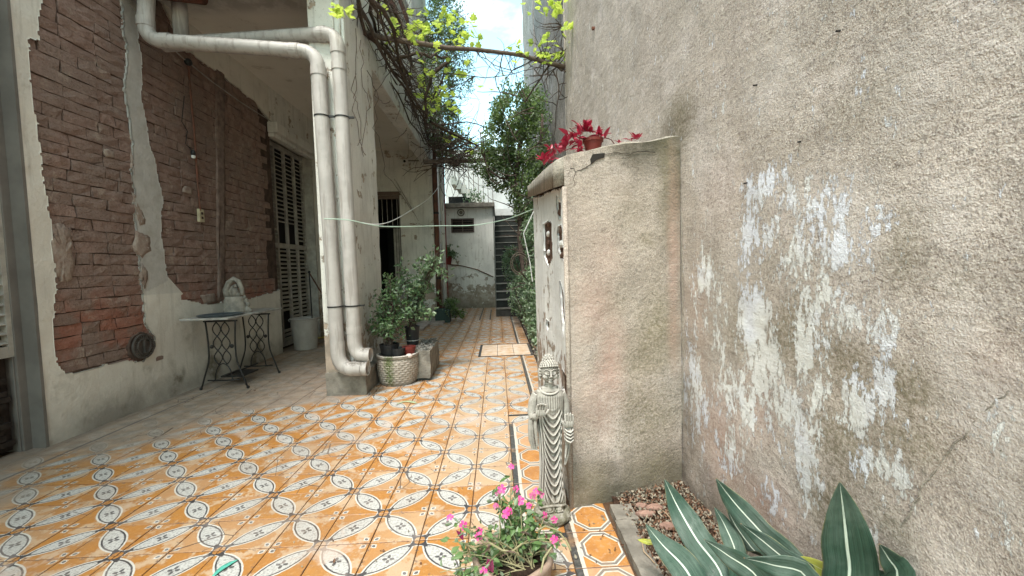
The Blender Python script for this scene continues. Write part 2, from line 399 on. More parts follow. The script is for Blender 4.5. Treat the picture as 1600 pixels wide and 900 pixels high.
def plaster_mat():
    k = NM('old limewash plaster', .88, .15)
    X, Y, Z = k.xyz(k.pos()); n1 = k.noise(1.9, 5, .6); n2 = k.noise(8, 5, .6); n3 = k.noise(45, 4, .6)
    white = k.mix(k.ramp(n1, .35, .65), (.72, .68, .61), (.62, .58, .515))
    cem = k.mix(k.ramp(n2, .35, .65), (.50, .48, .45), (.42, .40, .37))
    c = k.mix(k.attr('cement'), white, cem)
    c = k.mix(k.ma('MULTIPLY', k.attr('damp'), k.ramp(n2, .35, .62)), c, (.20, .175, .13))
    c = k.mix(k.ramp(n2, .55, .72, 0, .3), c, (.36, .32, .26))
    c = k.mix(k.ramp(k.noise(1.3, 6, .65, k.scl(k.pos(), (10, 10, .9))), .54, .68, 0, .3), c, (.34, .31, .26))
    # dark mould at the foot
    md = k.ma('MULTIPLY', k.ramp(k.ma('ADD', Z, k.ma('MULTIPLY', n2, .22)), .14, .40, 1, 0), k.ramp(n1, .3, .6, .5, 1.))
    c = k.mix(k.ma('MULTIPLY', md, .62), c, (.11, .095, .075))
    return k.out(c, k.bump(k.ma('ADD', n3, k.ma('MULTIPLY', n2, 1.5)), .004))
M_PLASTER = plaster_mat()

def whitewash(name, base=(.74, .725, .69), peel=(.42, .34, .27), foot=1.0, amt=.5):
    k = NM(name, .85, .2)
    X, Y, Z = k.xyz(k.pos()); n1 = k.noise(2.1, 5, .6); n2 = k.noise(9, 5, .65); n3 = k.noise(50, 4, .6)
    c = k.mix(k.ramp(n1, .35, .65), base, tuple(x*.82 for x in base))
    st = k.noise(1.6, 6, .65, k.scl(k.pos(), (12, 12, 1.1)))
    c = k.mix(k.ramp(st, .5, .68, 0, .38), c, (.34, .31, .27))
    c = k.mix(k.ramp(n3, .55, .7, 0, .3), c, (.38, .35, .31))
    zf = k.ramp(k.ma('ADD', Z, k.ma('MULTIPLY', n2, .8)), .6, 1.5, amt, 0)
    p = k.ramp(k.ma('ADD', k.noise(5, 6, .68), k.ma('MULTIPLY', zf, .25)), .60, .63)
    c = k.mix(p, c, k.mix(k.ramp(n2, .4, .6), peel, (.30, .25, .2)))
    md = k.ramp(k.ma('ADD', Z, k.ma('MULTIPLY', n2, .2)), .12, .42, 1, 0)
    c = k.mix(k.ma('MULTIPLY', md, .6*foot), c, (.12, .11, .08))
    h = k.ma('ADD', k.ma('MULTIPLY', p, -1.2), n3)
    return k.out(c, k.bump(h, .004))
M_WHITE = whitewash('weathered whitewash')
M_BACK = whitewash('stained porch plaster', (.74, .715, .66), (.44, .35, .28), 1.0, .7)
M_HUT = whitewash('patchy whitewash', (.80, .785, .75), (.46, .41, .35), 1.0, .9)

def ceiling_mat():
    k = NM('stained ceiling plaster', .9, .1); n1 = k.noise(1.5, 5, .6); n2 = k.noise(6, 6, .65)
    X, Y, Z = k.xyz(k.pos())
    c = k.mix(k.ramp(n1, .35, .65), (.76, .72, .66), (.70, .66, .60))
    d = k.ma('MULTIPLY', k.ramp(Y, 4.05, 4.25, 1, 0), 1)
    c = k.mix(k.ma('MULTIPLY', d, .75), c, k.mix(k.ramp(n2, .4, .62), (.36, .34, .32), (.60, .57, .54)))
    c = k.mix(k.ramp(n2, .58, .72, 0, .4), c, (.25, .2, .15))
    return k.out(c, k.bump(n2, .004))
M_CEIL = ceiling_mat()

def brick_mat():
    k = NM('worn brick', .92, .1)
    oi = k.n('ObjectInfo'); rnd = oi.outputs['Random']; X, Y, Z = k.xyz(k.pos())
    n2 = k.noise(14, 5, .65); n3 = k.noise(70, 4, .65); n1 = k.noise(2.2, 4, .6)
    c = k.mix(rnd, (.245, .178, .150), (.315, .232, .198))
    c = k.mix(k.ramp(n2, .38, .62), c, (.22, .152, .126))
    # rubbed red near the foot of the stripped areas
    red = k.ma('MULTIPLY', k.ramp(k.ma('ADD', n1, k.ma('MULTIPLY', rnd, .25)), .5, .68), k.ramp(Z, .75, 1.15, 1., .12))
    c = k.mix(k.ma('MULTIPLY', red, .55), c, (.34, .105, .06))
    c = k.mix(k.ramp(k.noise(3.1, 5, .65), .45, .62, 0, .75), c, k.mix(k.ramp(n3, .4, .6), (.27, .20, .17), (.21, .155, .13)))
    lime = k.ramp(k.ma('ADD', k.noise(5, 6, .7), k.ma('MULTIPLY', n3, .25)), .70, .80, 0, .55)
    c = k.mix(lime, c, (.42, .35, .29))
    c = k.mix(k.ramp(n3, .55, .72, 0, .5), c, (.10, .065, .05))
    return k.out(c, k.bump(k.ma('ADD', n3, n2), .009))
M_BRICK = brick_mat()
M_CHASE = simple('smeared pinkish mortar', (.27, .20, .17), .95, .4, 14, .1, .01, 50)
M_MORTAR = simple('crumbling mortar', (.115, .08, .065), .95, .45, 11, .1, .008, 45)
M_PVC = None
def pvc():
    k = NM('painted drain pipe', .5, .35); n2 = k.noise(6, 5, .6); n3 = k.noise(40, 4, .6)
    c = k.mix(k.ramp(n2, .35, .65), (.48, .45, .425), (.40, .372, .35))
    c = k.mix(k.ramp(k.noise(2, 5, .6, k.scl(k.pos(), (14, 14, 1.2))), .5, .64, 0, .65), c, (.27, .24, .215))
    c = k.mix(k.ramp(k.vor(22), .03, .07, .7, 0), c, (.2, .17, .15))
    nz_ = k.xyz(k.geo('Normal'))[2]
    c = k.mix(k.ma('MULTIPLY', k.ramp(nz_, .3, .9), k.ramp(n3, .3, .6)), c, (.13, .115, .10))    # dust lying on top of level runs
    return k.out(c, k.bump(n3, .0012))
M_PVC = pvc()
M_SHUT = simple('faded shutter paint', (.42, .39, .345), .7, .35, 9, .25, .002, 40)
M_SHUTD = simple('rotten dark wood', (.045, .035, .03), .9, .5, 14, .1, .004, 40)
M_GREYPAINT = simple('grey door jamb paint', (.19, .172, .155), .75, .3, 3, .2, .002, 30)
M_IRON = simple('black cast iron', (.018, .017, .017), .5, .3, 20, .4)
M_RUST = simple('rusted red iron', (.19, .075, .05), .8, .5, 9, .2, .002, 60, c2=(.10, .06, .045))
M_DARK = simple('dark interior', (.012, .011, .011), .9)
M_CONC = simple('rough concrete', (.27, .245, .21), .95, .45, 10, .1, .008, 40)
M_CONCD = simple('dark damp concrete', (.10, .092, .085), .9, .4, 9, .2, .005, 40)
M_STEP = simple('dark green step paint', (.020, .024, .021), .7, .4, 9, .3, .003, 40)
M_NOSE = simple('worn step edge', (.22, .22, .2), .8, .4, 12, .2)
M_SOIL = simple('dry bark mulch soil', (.085, .05, .035), .95, .6, 40, .1, .02, 60)
M_GROUT = simple('grout bed', (.11, .065, .04), .95, .4, 20, .1)
M_WOOD = simple('grey weathered wood', (.17, .13, .105), .85, .45, 12, .15, .003, 60)
M_BARK = simple('vine bark', (.12, .09, .075), .9, .5, 30, .1, .004, 90)
M_TERRA = simple('terracotta', (.30, .12, .075), .8, .35, 14, .2, .002, 60)
M_REDPLASTIC = simple('red plastic pot', (.17, .028, .022), .55, .3, 8, .3)
M_BLACKPLASTIC = simple('black plastic pot', (.025, .025, .027), .5, .3, 20, .35)
M_GREENPLASTIC = simple('dark green plastic pot', (.03, .06, .05), .5, .3, 20, .35)
M_CLAY = simple('pale clay planter', (.40, .31, .255), .85, .35, 9, .2, .003, 50)

def leaf_mat(name, c1, c2, trans=.3, rough=.45, spec=.4, bk=.35):
    k = NM(name, rough, spec)
    ri = k.geo('Random Per Island')
    c = k.mix(ri, c1, c2)
    back = k.mix(k.geo('Backfacing'), c, k.mix(bk, c, (.5, .55, .45)))
    k.put(k.b.inputs['Base Color'], back)
    tr = k.n('BsdfTranslucent'); k.put(tr.inputs[0], k.mix(.5, c, tuple(min(1, x*1.6) for x in c2)))
    ms = k.n('MixShader'); ms.inputs[0].default_value = trans
    k.L(k.b.outputs[0], ms.inputs[1]); k.L(tr.outputs[0], ms.inputs[2]); k.L(ms.outputs[0], k.N['Material Output'].inputs[0])
    return k.m
M_IVY = leaf_mat('creeper leaf', (.02, .05, .018), (.16, .25, .06), .4)
M_IVYL = leaf_mat('light creeper leaf', (.06, .11, .05), (.17, .26, .12))
M_VINE = leaf_mat('young vine leaf', (.26, .42, .035), (.55, .68, .12), .5, .5, .3, .12)
M_SHRUB = leaf_mat('shrub leaf', (.03, .075, .03), (.12, .21, .075), .3, .45, .4, .15)
M_FLEAF = leaf_mat('busy lizzie leaf', (.05, .11, .035), (.17, .28, .10))
M_DRYLEAF = leaf_mat('dry leaf', (.10, .05, .032), (.27, .16, .105), .1, .8, .1)
M_PINK = leaf_mat('pink petal', (.75, .035, .28), (.85, .16, .42), .35, .6, .2, .0)
M_WILT = leaf_mat('faded pink petal', (.42, .06, .18), (.62, .20, .36), .2, .7, .1, .0)
M_MAROON = leaf_mat('maroon leaf', (.17, .006, .02), (.42, .02, .06), .15, .35, .5, .0)

# ------------------------------------------------------------------ floor
floor_mb = MB(); floor_mb.add([(-40, -30, -.006), (40, -30, -.006), (40, 60, -.006), (-40, 60, -.006)], [(0, 1, 2, 3)])
floor = tag(obj('floor', floor_mb, M_GROUT), kind='structure')

def tile_verts(w, d, t=.006, b=.0022):
    g = .0016
    x0, x1, y0, y1 = -w/2+g, w/2-g, -d/2+g, d/2-g
    vs = [(x0, y0, -t), (x1, y0, -t), (x1, y1, -t), (x0, y1, -t), (x0, y0, -b), (x1, y0, -b), (x1, y1, -b), (x0, y1, -b),
          (x0+b, y0+b, 0), (x1-b, y0+b, 0), (x1-b, y1-b, 0), (x0+b, y1-b, 0)]
    fs = [(0, 1, 5, 4), (1, 2, 6, 5), (2, 3, 7, 6), (3, 0, 4, 7), (4, 5, 9, 8), (5, 6, 10, 9), (6, 7, 11, 10), (7, 4, 8, 11), (8, 9, 10, 11)]
    return vs, fs
def tile_mesh(name, w, d, mat):
    mb = MB(); mb.add(*tile_verts(w, d)); return mb.mesh(name, mat)
tm = tile_mesh('floor_tile', TS, TS, M_TILE)
HX0, HX1, HY0, HY1 = -.27, .42, 5.03, 5.80          # the covered manhole set in the tiles
cells = []
for i in range(-14, 3):
    for j in range(-15, 49):
        x, y = OX+(i+.5)*TS, OY+(j+.5)*TS
        if i == 2 and 0 <= j < 6: continue                 # the border strip runs here
        if HX0-.1 < x < HX1 and HY0-.1 < y < HY1+.1: continue
        if x < -1.5 and y > 8.9: continue
        cells.append((x, y))
def in_view(x, y, z=0.):
    d = np.array([x, y, z])-CAM; zz = d@_f
    if zz < .1: return False
    px, py = 800+FPX*(d@_r)/zz, 450-FPX*(d@_u)/zz
    return -30 < px < 1630 and -30 < py < 940
vis = sorted([c for c in cells if in_view(*c)], key=lambda c: (c[1]**2+c[0]**2*.5))
near, rest = vis[:300], vis[300:]+[c for c in cells if not in_view(*c)]
def jit(): return random.uniform(-.001, .001)
for x, y in near:
    o = link('floor_tile', tm, floor, (x, y, jit())); o.rotation_euler = (random.uniform(-.003, .003), random.uniform(-.003, .003), random.uniform(-.003, .003))
mb = MB(); tv, tf = tile_verts(TS, TS)
for x, y in rest:
    dz = jit(); mb.add([(v[0]+x, v[1]+y, v[2]+dz) for v in tv], tf)
# part tiles round the manhole cover
for (xa, xb, ya, yb) in [(-.35, HX0, 4.829+.0, HY1+.06)]:
    y = ya
    while y < yb-.01:
        ye = min(y+TS, yb); v2, f2 = tile_verts(xb-xa, ye-y); mb.add([(v[0]+(xa+xb)/2, v[1]+(y+ye)/2, v[2]) for v in v2], f2); y = ye
for (ya, yb) in [(4.829, HY0), (HY1, 5.829+.2)]:
    x = HX0
    while x < .249:
        xe = min(x+TS, .25)
        v2, f2 = tile_verts(xe-x, yb-ya); mb.add([(v[0]+(x+xe)/2, v[1]+(ya+yb)/2, v[2]) for v in v2], f2); x = xe
tag(obj('floor_tile', mb, M_TILE, floor), kind='stuff')

def border(name, x0, w, y0, y1, mat):
    n = round((y1-y0)/TS)
    me = tile_mesh(name, w, TS, mat)
    for k in range(n):
        link('border_tile', me, floor, (x0+w/2, y0+(k+.5)*TS, jit()))
border('border_tile', .05, .2, OY, OY+6*TS, border_material('octagon border tile', .05, .185))
border('border_tile', .25, .205, OY-9*TS, OY+1*TS-.03, border_material('octagon border tile near planting bed', .25, .195))
border('border_tile', .25, .17, OY+7*TS, OY+17*TS, border_material('octagon border tile by the creeper', .25, .16))
border('border_tile', .25, .17, OY+21*TS, OY+37*TS, border_material('octagon border tile at the far end', .25, .16))
M_BAND = simple('black band tile', (.045, .044, .043), .5, .5, 30, .35, .002, 80)
for (x0, x1, y0, y1) in [(.05, .25, OY-.03, OY-.001), (.05, .3, 2.975, 3.0), (-.2, -.175, 8.6, 10.6), (-.42, -.395, 8.6, 11.1)]:
    b = MB(); b.box((x0, y0, -.004), (x1, y1, .0025)); obj('band_tile', b, M_BAND, floor)
# manhole set in the paving
M_HATCH = simple('pale worn cover tile', (.60, .50, .42), .5, .35, 12, .4, .002, 60, c2=(.50, .33, .19))
b = MB(); b.box((HX0, HY0, -.005), (HX1+.04, HY1, -.001)); obj('manhole_bed', b, M_CONCD, floor)
for k in range(3):
    b = MB(); b.box((HX0+.03+k*.21, HY0+.03, -.004), (HX0+.236+k*.21, HY1-.03, .004)); obj('manhole_tile', b, M_HATCH, floor, bevel=.003)
for (x0, x1, y0, y1) in [(HX0, HX0+.026, HY0, HY1), (HX0+.027, HX1, HY0, HY0+.026), (HX0+.027, HX1, HY1-.026, HY1)]:
    b = MB(); b.box((x0, y0, -.004), (x1, y1, .0035)); obj('manhole_frame', b, M_BAND, floor)

# ------------------------------------------------------------------ sheet with broken edges (plaster coats)
def pip(P, poly):
    x, y = P[:, 0], P[:, 1]; r = np.zeros(len(P), bool); n = len(poly)
    for a in range(n):
        x1, y1 = poly[a]; x2, y2 = poly[(a+1) % n]
        c = ((y1 > y) != (y2 > y)) & (x < (x2-x1)*(y-y1)/((y2-y1)+1e-12)+x1)
        r ^= c
    return r
def vnoise(P, sc, seed=0, octv=3):
    """cheap value noise on (n,2) points, range about -1..1"""
    out = np.zeros(len(P)); amp = 1; tot = 0
    for o in range(octv):
        Q = P*sc*2**o+seed*17.3+o*5.1; i = np.floor(Q).astype(int); f = Q-i; f = f*f*(3-2*f)
        def h(a, b):
            s_ = np.sin(a*127.1+b*311.7+seed*7.7)*43758.5453
            return (s_-np.floor(s_))*2-1
        v = (h(i[:, 0], i[:, 1])*(1-f[:, 0])+h(i[:, 0]+1, i[:, 1])*f[:, 0])*(1-f[:, 1])+(h(i[:, 0], i[:, 1]+1)*(1-f[:, 0])+h(i[:, 0]+1, i[:, 1]+1)*f[:, 0])*f[:, 1]
        out += v*amp; tot += amp; amp *= .5
    return out/tot*1.6
def sheet(name, x, side, a0, a1, z0, z1, step, holes, mat, parent, lip=.02, attrs=None, relief=.004, wob=.02, plane='x'):
    """a coat of plaster on the plane x (or y) = const, facing side, with ragged holes"""
    na, nz_ = int(round((a1-a0)/step)), int(round((z1-z0)/step))
    A, Z = np.meshgrid(np.linspace(a0, a1, na+1), np.linspace(z0, z1, nz_+1), indexing='ij')
    sa, sz = (a1-a0)/na, (z1-z0)/nz_
    Ac, Zc = np.meshgrid(a0+sa*(np.arange(na)+.5), z0+sz*(np.arange(nz_)+.5), indexing='ij')
    C = np.stack([Ac.ravel(), Zc.ravel()], 1)
    Cw = C+np.stack([vnoise(C, 6, 1, 2), vnoise(C, 6, 2, 2)], 1)*wob*.7+np.stack([vnoise(C, 31, 3), vnoise(C, 31, 4)], 1)*wob*.35
    keep = np.ones(len(C), bool)
    for hpoly in holes: keep &= ~pip(Cw, hpoly)
    keep = keep.reshape(na, nz_)
    cnt = np.zeros((na+1, nz_+1)); ca = np.zeros_like(cnt); cz = np.zeros_like(cnt)
    for da in (0, 1):
        for dz in (0, 1):
            cnt[da:na+da, dz:nz_+dz] += keep; ca[da:na+da, dz:nz_+dz] += keep*Ac; cz[da:na+da, dz:nz_+dz] += keep*Zc
    inner = np.zeros_like(cnt, bool); inner[1:-1, 1:-1] = True
    bd = inner & (cnt > 0) & (cnt < 4)
    A2 = np.where(bd, A*.35+(ca/np.maximum(cnt, 1))*.65, A); Z2 = np.where(bd, Z*.35+(cz/np.maximum(cnt, 1))*.65, Z)
    P2 = np.stack([A2.ravel(), Z2.ravel()], 1)
    dep = (vnoise(P2, 1.3, 5)*relief*1.5+vnoise(P2, 9, 6)*relief*.5)*side
    X = x+dep
    V = np.stack([X, P2[:, 0], P2[:, 1]], 1)
    idx = np.arange((na+1)*(nz_+1)).reshape(na+1, nz_+1)
    F = np.stack([idx[:-1, :-1], idx[1:, :-1], idx[1:, 1:], idx[:-1, 1:]], -1)[keep]
    if side < 0: F = F[:, ::-1]
    # lip round every hole
    E = []
    k = keep
    h_ = k[:, :-1] != k[:, 1:]; ii, jj = np.nonzero(h_)      # between cell (i,j) and (i,j+1): edge (i,j+1)-(i+1,j+1)
    E += [(idx[i, j+1], idx[i+1, j+1], k[i, j]) for i, j in zip(ii, jj)]
    v_ = k[:-1, :] != k[1:, :]; ii, jj = np.nonzero(v_)
    E += [(idx[i+1, j+1], idx[i+1, j], k[i, j]) for i, j in zip(ii, jj)]
    nb = len(V)
    V = np.concatenate([V, V-np.array([side*lip, 0, 0])])
    EF = [((a, b, b+nb, a+nb) if s ^ (side < 0) else (b, a, a+nb, b+nb)) for a, b, s in E]
    EF = [(e[0], e[3], e[2], e[1]) for e in EF]
    F = np.concatenate([F, np.array(EF, int).reshape(-1, 4)])
    at_ = {kk: np.tile(fn(P2), 2) for kk, fn in (attrs or {}).items()}
    used = np.unique(F); remap = -np.ones(len(V), int); remap[used] = np.arange(len(used))
    V = V[used]; F = remap[F]; at_ = {kk: vv[used] for kk, vv in at_.items()}
    if plane == 'y': V = V[:, [1, 0, 2]]; F = F[:, ::-1]
    V = V-np.array(woff(parent) if parent else (0, 0, 0))
    me = nmesh(name, V, F, mat, at_, smooth=False)
    return link(name, me, parent)

# ------------------------------------------------------------------ the house on the left
LX = -3.0
house = thing('house', (-1.3, 3.7, 0), 'weathered two storey house with a plastered porch, stripped brick wall and louvred shutters', 'house')
def pl(poly, X=LX): return [tuple(atx(a, b, X)[1:]) for a, b in poly]
polyA = [(187, 0), (192, 45), (198, 100), (195, 140), (203, 190), (207, 250), (212, 330), (218, 400), (222, 440), (225, 470), (228, 505), (243, 525), (244, 545),
         (225, 565), (200, 563), (170, 566), (140, 576), (105, 581), (88, 572), (83, 530), (85, 480), (88, 430), (80, 360), (75, 300), (65, 250), (57, 200), (50, 130), (43, 58), (64, 62), (68, 0)]
polyA = pl(polyA); polyA[0] = (3.55, 3.62); polyA.insert(0, (3.57, 3.4)); polyA[-1] = (2.97, 3.62); polyA.insert(-1, (2.965, 3.0))
polyB = pl([(212, 0), (218, 68), (222, 150), (230, 200), (243, 260), (253, 310), (254, 380), (262, 432), (280, 450), (296, 468), (318, 476), (345, 472), (372, 470), (400, 464), (420, 458), (437, 452)])
polyB += [(5.80, .92), (5.80, 3.06)] + pl([(422, 188), (400, 160), (370, 138), (335, 110), (300, 84), (284, 74)]) + [(4.0, 3.62)]
polyB[0] = (3.72, 3.62)
def a_cement(P):
    y, z = P[:, 0], P[:, 1]; n = vnoise(P, 5, 9)
    strip = (y > 3.45-.0) & (y < 3.85) & (z > 1.05+n*.08)
    low = (z > .95) & (y > 3.5) & (y < 4.4) & (z < 1.3)
    return np.clip(strip*.95+low*.5+np.clip(n, 0, 1)*.15, 0, 1)
def a_damp(P):
    n = vnoise(P, 4, 12); return np.clip((n-.1)*1.5, 0, 1)*np.clip((.75-P[:, 1])*2.2, 0, 1)
RX0, RX1 = 5.74, 6.95     # far shutter opening
hole_sh = [(RX0, -.1), (RX1, -.1), (RX1, 3.02), (RX0, 3.02)]
wall = sheet('plaster_wall', LX, 1, 2.765, 5.74, -.01, 3.62, .0125, [polyA, polyB], M_PLASTER, house, attrs={'cement': a_cement, 'damp': a_damp})
wall['label'] = 'peeling limewashed wall with two ragged patches stripped to brick'
b = MB(); b.box((LX-.30, 2.79, -.01), (LX-.025, RX0, 3.62)); obj('mortar_wall', b, M_MORTAR, house)
z4 = lambda P: np.zeros(len(P))
sheet('plaster_wall', LX, 1, RX1, 8.87, -.01, 3.62, .06, [], M_BACK, house)
b = MB(); b.box((LX-.30, RX1, -.01), (LX-.01, 8.87, 3.62)); b.box((LX-.30, RX0+.001, 3.02), (LX-.003, RX1-.001, 3.62)); obj('wall_core', b, M_BACK, house)
# bricks
COURSE, BL = .084, .258
variants = []
def brick_mesh(L_, H):
    mb = MB(); nx, nz_ = 4, 3
    vs = []
    for a in range(nx):
        for c in range(nz_):
            ey, ez = (a/(nx-1)-.5), (c/(nz_-1)-.5)
            edge = (a in (0, nx-1)) or (c in (0, nz_-1))
            x = random.uniform(-.0008, .0008)-(random.choice([.0005, .003, .008]) if edge else 0)
            vs.append((x, ey*L_+random.uniform(-.006, .006), ez*H+random.uniform(-.005, .005)))
    fr = [(a*nz_+c, (a+1)*nz_+c, (a+1)*nz_+c+1, a*nz_+c+1) for a in range(nx-1) for c in range(nz_-1)]
    mb.add(vs, fr)
    ring = [a*nz_ for a in range(nx)]+[(nx-1)*nz_+c for c in range(1, nz_)]+[a*nz_+nz_-1 for a in range(nx-2, -1, -1)]+[c for c in range(nz_-2, 0, -1)]
    n = len(vs); mb.v += [(-.04, vs[r_][1]*.96, vs[r_][2]*.93) for r_ in ring]
    for q in range(len(ring)):
        q2 = (q+1) % len(ring); mb.f.append((ring[q2], ring[q], n+q, n+q2)); mb.mi.append(0)
    return mb
vf = [brick_mesh(BL-.008, COURSE-.006) for _ in range(10)]; vh = [brick_mesh(BL/2-.008, COURSE-.006) for _ in range(5)]
mf = [q.mesh('brick', M_BRICK) for q in vf]; mh = [q.mesh('brick', M_BRICK) for q in vh]
def near_poly(y, z, poly, d=.20):
    P = np.array([(y, z), (y+d, z), (y-d, z), (y, z+.04), (y, z-.04)]); return pip(P, poly).any()
bricks = []
for c_ in range(43):
    z = .03+c_*COURSE+COURSE/2
    y = 2.80-(.0 if c_ % 2 else BL/2)+random.uniform(-.02, .02)
    while y < 5.74:
        half = random.random() < .22 or y < 2.775
        Lb = BL/2 if half else BL
        yc = y+Lb/2
        if yc+Lb/2 < 5.75 and yc-Lb/2 > 2.775 and z < 3.6 and (near_poly(yc, z, polyA) or near_poly(yc, z, polyB)): bricks.append((yc, z, half))
        y += Lb
bricks.sort(key=lambda q: q[0]+(3 if not in_view(LX, q[0], q[1]) else 0))
mb = MB()
for n_, (y, z, half) in enumerate(bricks):
    x = LX-.013+random.uniform(-.004, .004)+(.006 if random.random() < .1 else 0)
    k = random.randrange(5 if half else 10)
    if random.random() < .02: x -= .003
    if n_ < 300:
        o = link('brick', (mh if half else mf)[k], wall, Vector((x, y, z))-woff(house)); o.rotation_euler = (random.uniform(-.012, .012), 0, 0)
    else:
        src = (vh if half else vf)[k]; mb.add([(v[0]+x, v[1]+y, v[2]+z) for v in src.v], src.f)
wall_off = woff(wall)
def patch(name, px_poly, mat, x=LX-.004, th=.014, sub=5, rag=.012, parent=None):
    """irregular thin slab of leftover mortar or plaster on the stripped wall"""
    P = [np.array(p_) for p_ in pl(px_poly)]; ring = []
    for a_, c_ in zip(P, P[1:]+P[:1]):
        for t in range(sub): ring.append(a_+(c_-a_)*t/sub+np.random.uniform(-rag, rag, 2))
    c_ = sum(ring)/len(ring); n = len(ring); b = MB()
    b.add([(x+.003, c_[0], c_[1])]+[(x+random.uniform(-.003, .002), *(c_+(r_-c_)*.6)) for r_ in ring]+[(x, *r_) for r_ in ring]+[(x-th, *(c_+(r_-c_)*1.05)) for r_ in ring],
          [(0, 1+k, 1+(k+1) % n) for k in range(n)]+[(1+k, 1+n+k, 1+n+(k+1) % n, 1+(k+1) % n) for k in range(n)]+[(1+n+k, 1+2*n+k, 1+2*n+(k+1) % n, 1+n+(k+1) % n) for k in range(n)])
    return obj(name, b, mat, parent or house, smooth=True)
M_REMN = simple('pinkish lime remnant', (.36, .30, .255), .95, .4, 16, .1, .008, 60, c2=(.27, .19, .155))
patch('plaster_remnant', [(78, 352), (95, 350), (112, 358), (114, 390), (118, 415), (115, 435), (100, 440), (90, 430), (84, 400)], M_REMN)
patch('mortar_smear', [(338, 108), (352, 118), (352, 250), (353, 350), (352, 455), (343, 462), (341, 350), (339, 220)], M_CHASE, rag=.008)
for q_ in [[(209, 300), (222, 320), (228, 350), (218, 352), (212, 330)], [(214, 360), (234, 370), (236, 392), (222, 402), (211, 390)], [(222, 410), (232, 425), (228, 450), (222, 440)], [(206, 240), (213, 262), (213, 290), (207, 270)]]: patch('plaster_remnant', q_, M_REMN, x=LX-.001, rag=.008)
for q_ in [[(165, 232), (178, 236), (180, 246), (168, 244)], [(290, 290), (302, 295), (300, 304), (288, 300)], [(315, 462), (335, 458), (340, 472), (322, 474)]]: patch('plaster_remnant', q_, M_REMN, x=LX-.004, sub=3, rag=.006)
pass
if mb.v: tag(obj('brick', mb, M_BRICK, wall), kind='stuff')

# recessed shutter door, far
def shutter(name, x, y0, y1, z0, z1, cols, pitch, gaps=(), label=None, far=True):
    s = bpy.data.objects.new(name, None); col.objects.link(s); s.parent = house; s.location = Vector((x, y0, 0))-woff(house); s.empty_display_size = .1
    if label: s['label'] = label
    w = (y1-y0)/cols; st = .035
    fm = MB()
    for c in range(cols+1):
        yy = y0+c*w; fm.box((x-.02, yy-st/2, z0), (x+.02, yy+st/2, z1))
    for zz in (z0, z1-.07, (z0+z1)/2-.035):
        for c in range(cols): fm.box((x-.018, y0+c*w+st/2+.0005, zz), (x+.018, y0+(c+1)*w-st/2-.0005, zz+.07))
    off = woff(s); me = fm.mesh('frame', M_SHUT, off); link('frame', me, s)
    sl = MB(); M_ = Matrix.Rotation(math.radians(38), 4, 'Y')
    sl.box((-.022, -(w-st)/2+.001, -.004), (.022, (w-st)/2-.001, .004), M_)
    sm = sl.mesh('slat', M_SHUT)
    zz = z0+.095; k = 0
    while zz < z1-.085:
        if abs(zz-(z0+z1)/2) > .055:
            for c in range(cols):
                if not any(g[0] == c and g[1] < zz < g[2] for g in gaps):
                    o = link('slat', sm, s, Vector((x, y0+(c+.5)*w, zz))-off); o.rotation_euler = (random.uniform(-.01, .01), random.uniform(-.12, .12), 0)
        zz += pitch
    return s
shutter('shutter', LX-.16, RX0+.02, RX1-.02, .03, 2.98, 4, .062, gaps=[(1, 1.55, 1.80), (2, 1.55, 1.80), (1, .3, .5), (2, .12, .22), (0, .1, .3)], label='tall louvred shutter with two slat gaps, recessed in the brick wall')
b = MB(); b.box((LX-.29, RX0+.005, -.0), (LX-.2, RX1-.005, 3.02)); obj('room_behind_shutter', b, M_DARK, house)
b = MB(); b.box((LX-.199, RX1-.02, 0), (LX-.002, RX1+.02, 3.0)); obj('door_jamb', b, M_SHUT, house)
b = MB(); b.box((LX-.05, RX0-.03, 3.0), (LX+.10, RX1+.03, 3.14)); b.box((LX-.05, RX0-.02, 2.945), (LX+.05, RX1+.02, 2.999)); obj('lintel', b, M_BACK, house, bevel=.012)
# near doorway: grey jamb, frame and shutter leaf
b = MB(); b.box((LX-.085, 2.745, -.01), (LX+.002, 2.764, 3.62)); obj('door_jamb', b, M_GREYPAINT, house)
b = MB(); b.box((LX-.20, 2.70, 0), (LX-.086, 2.761, 3.1)); b.box((LX-.13, 2.692, 0), (LX-.10, 2.699, 3.1)); obj('door_frame', b, M_GREYPAINT, house, bevel=.004)
shutter('shutter', LX-.115, 1.67, 2.69, .62, 3.05, 2, .062, label='near louvred shutter leaf at the left edge, rotten at its foot')
b = MB()
for q in range(14):
    zq = .06+q*.04; b.box((LX-.145, 1.68+random.uniform(0, .02), zq), (LX-.10+random.uniform(-.01, .01), 2.68-random.uniform(0, .12), zq+random.uniform(.028, .038)))
b.box((LX-.17, 1.67, .02), (LX-.146, 2.69, .62)); obj('rotten_panel', b, M_SHUTD, house)
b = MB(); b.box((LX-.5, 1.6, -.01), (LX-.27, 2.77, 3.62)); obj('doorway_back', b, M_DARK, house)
b = MB(); b.box((LX-.3, 1.6, 3.1), (LX-.001, 2.744, 3.62)); b.box((LX-.3, -2.5, -.01), (LX, 1.6, 3.62)); obj('wall_core', b, M_PLASTER, house)
# wall above porch ceiling level in front
b = MB(); b.box((LX-.3, -2.5, 3.623), (LX-.001, 3.4, 7.2)); obj('upper_wall', b, M_PLASTER, house)

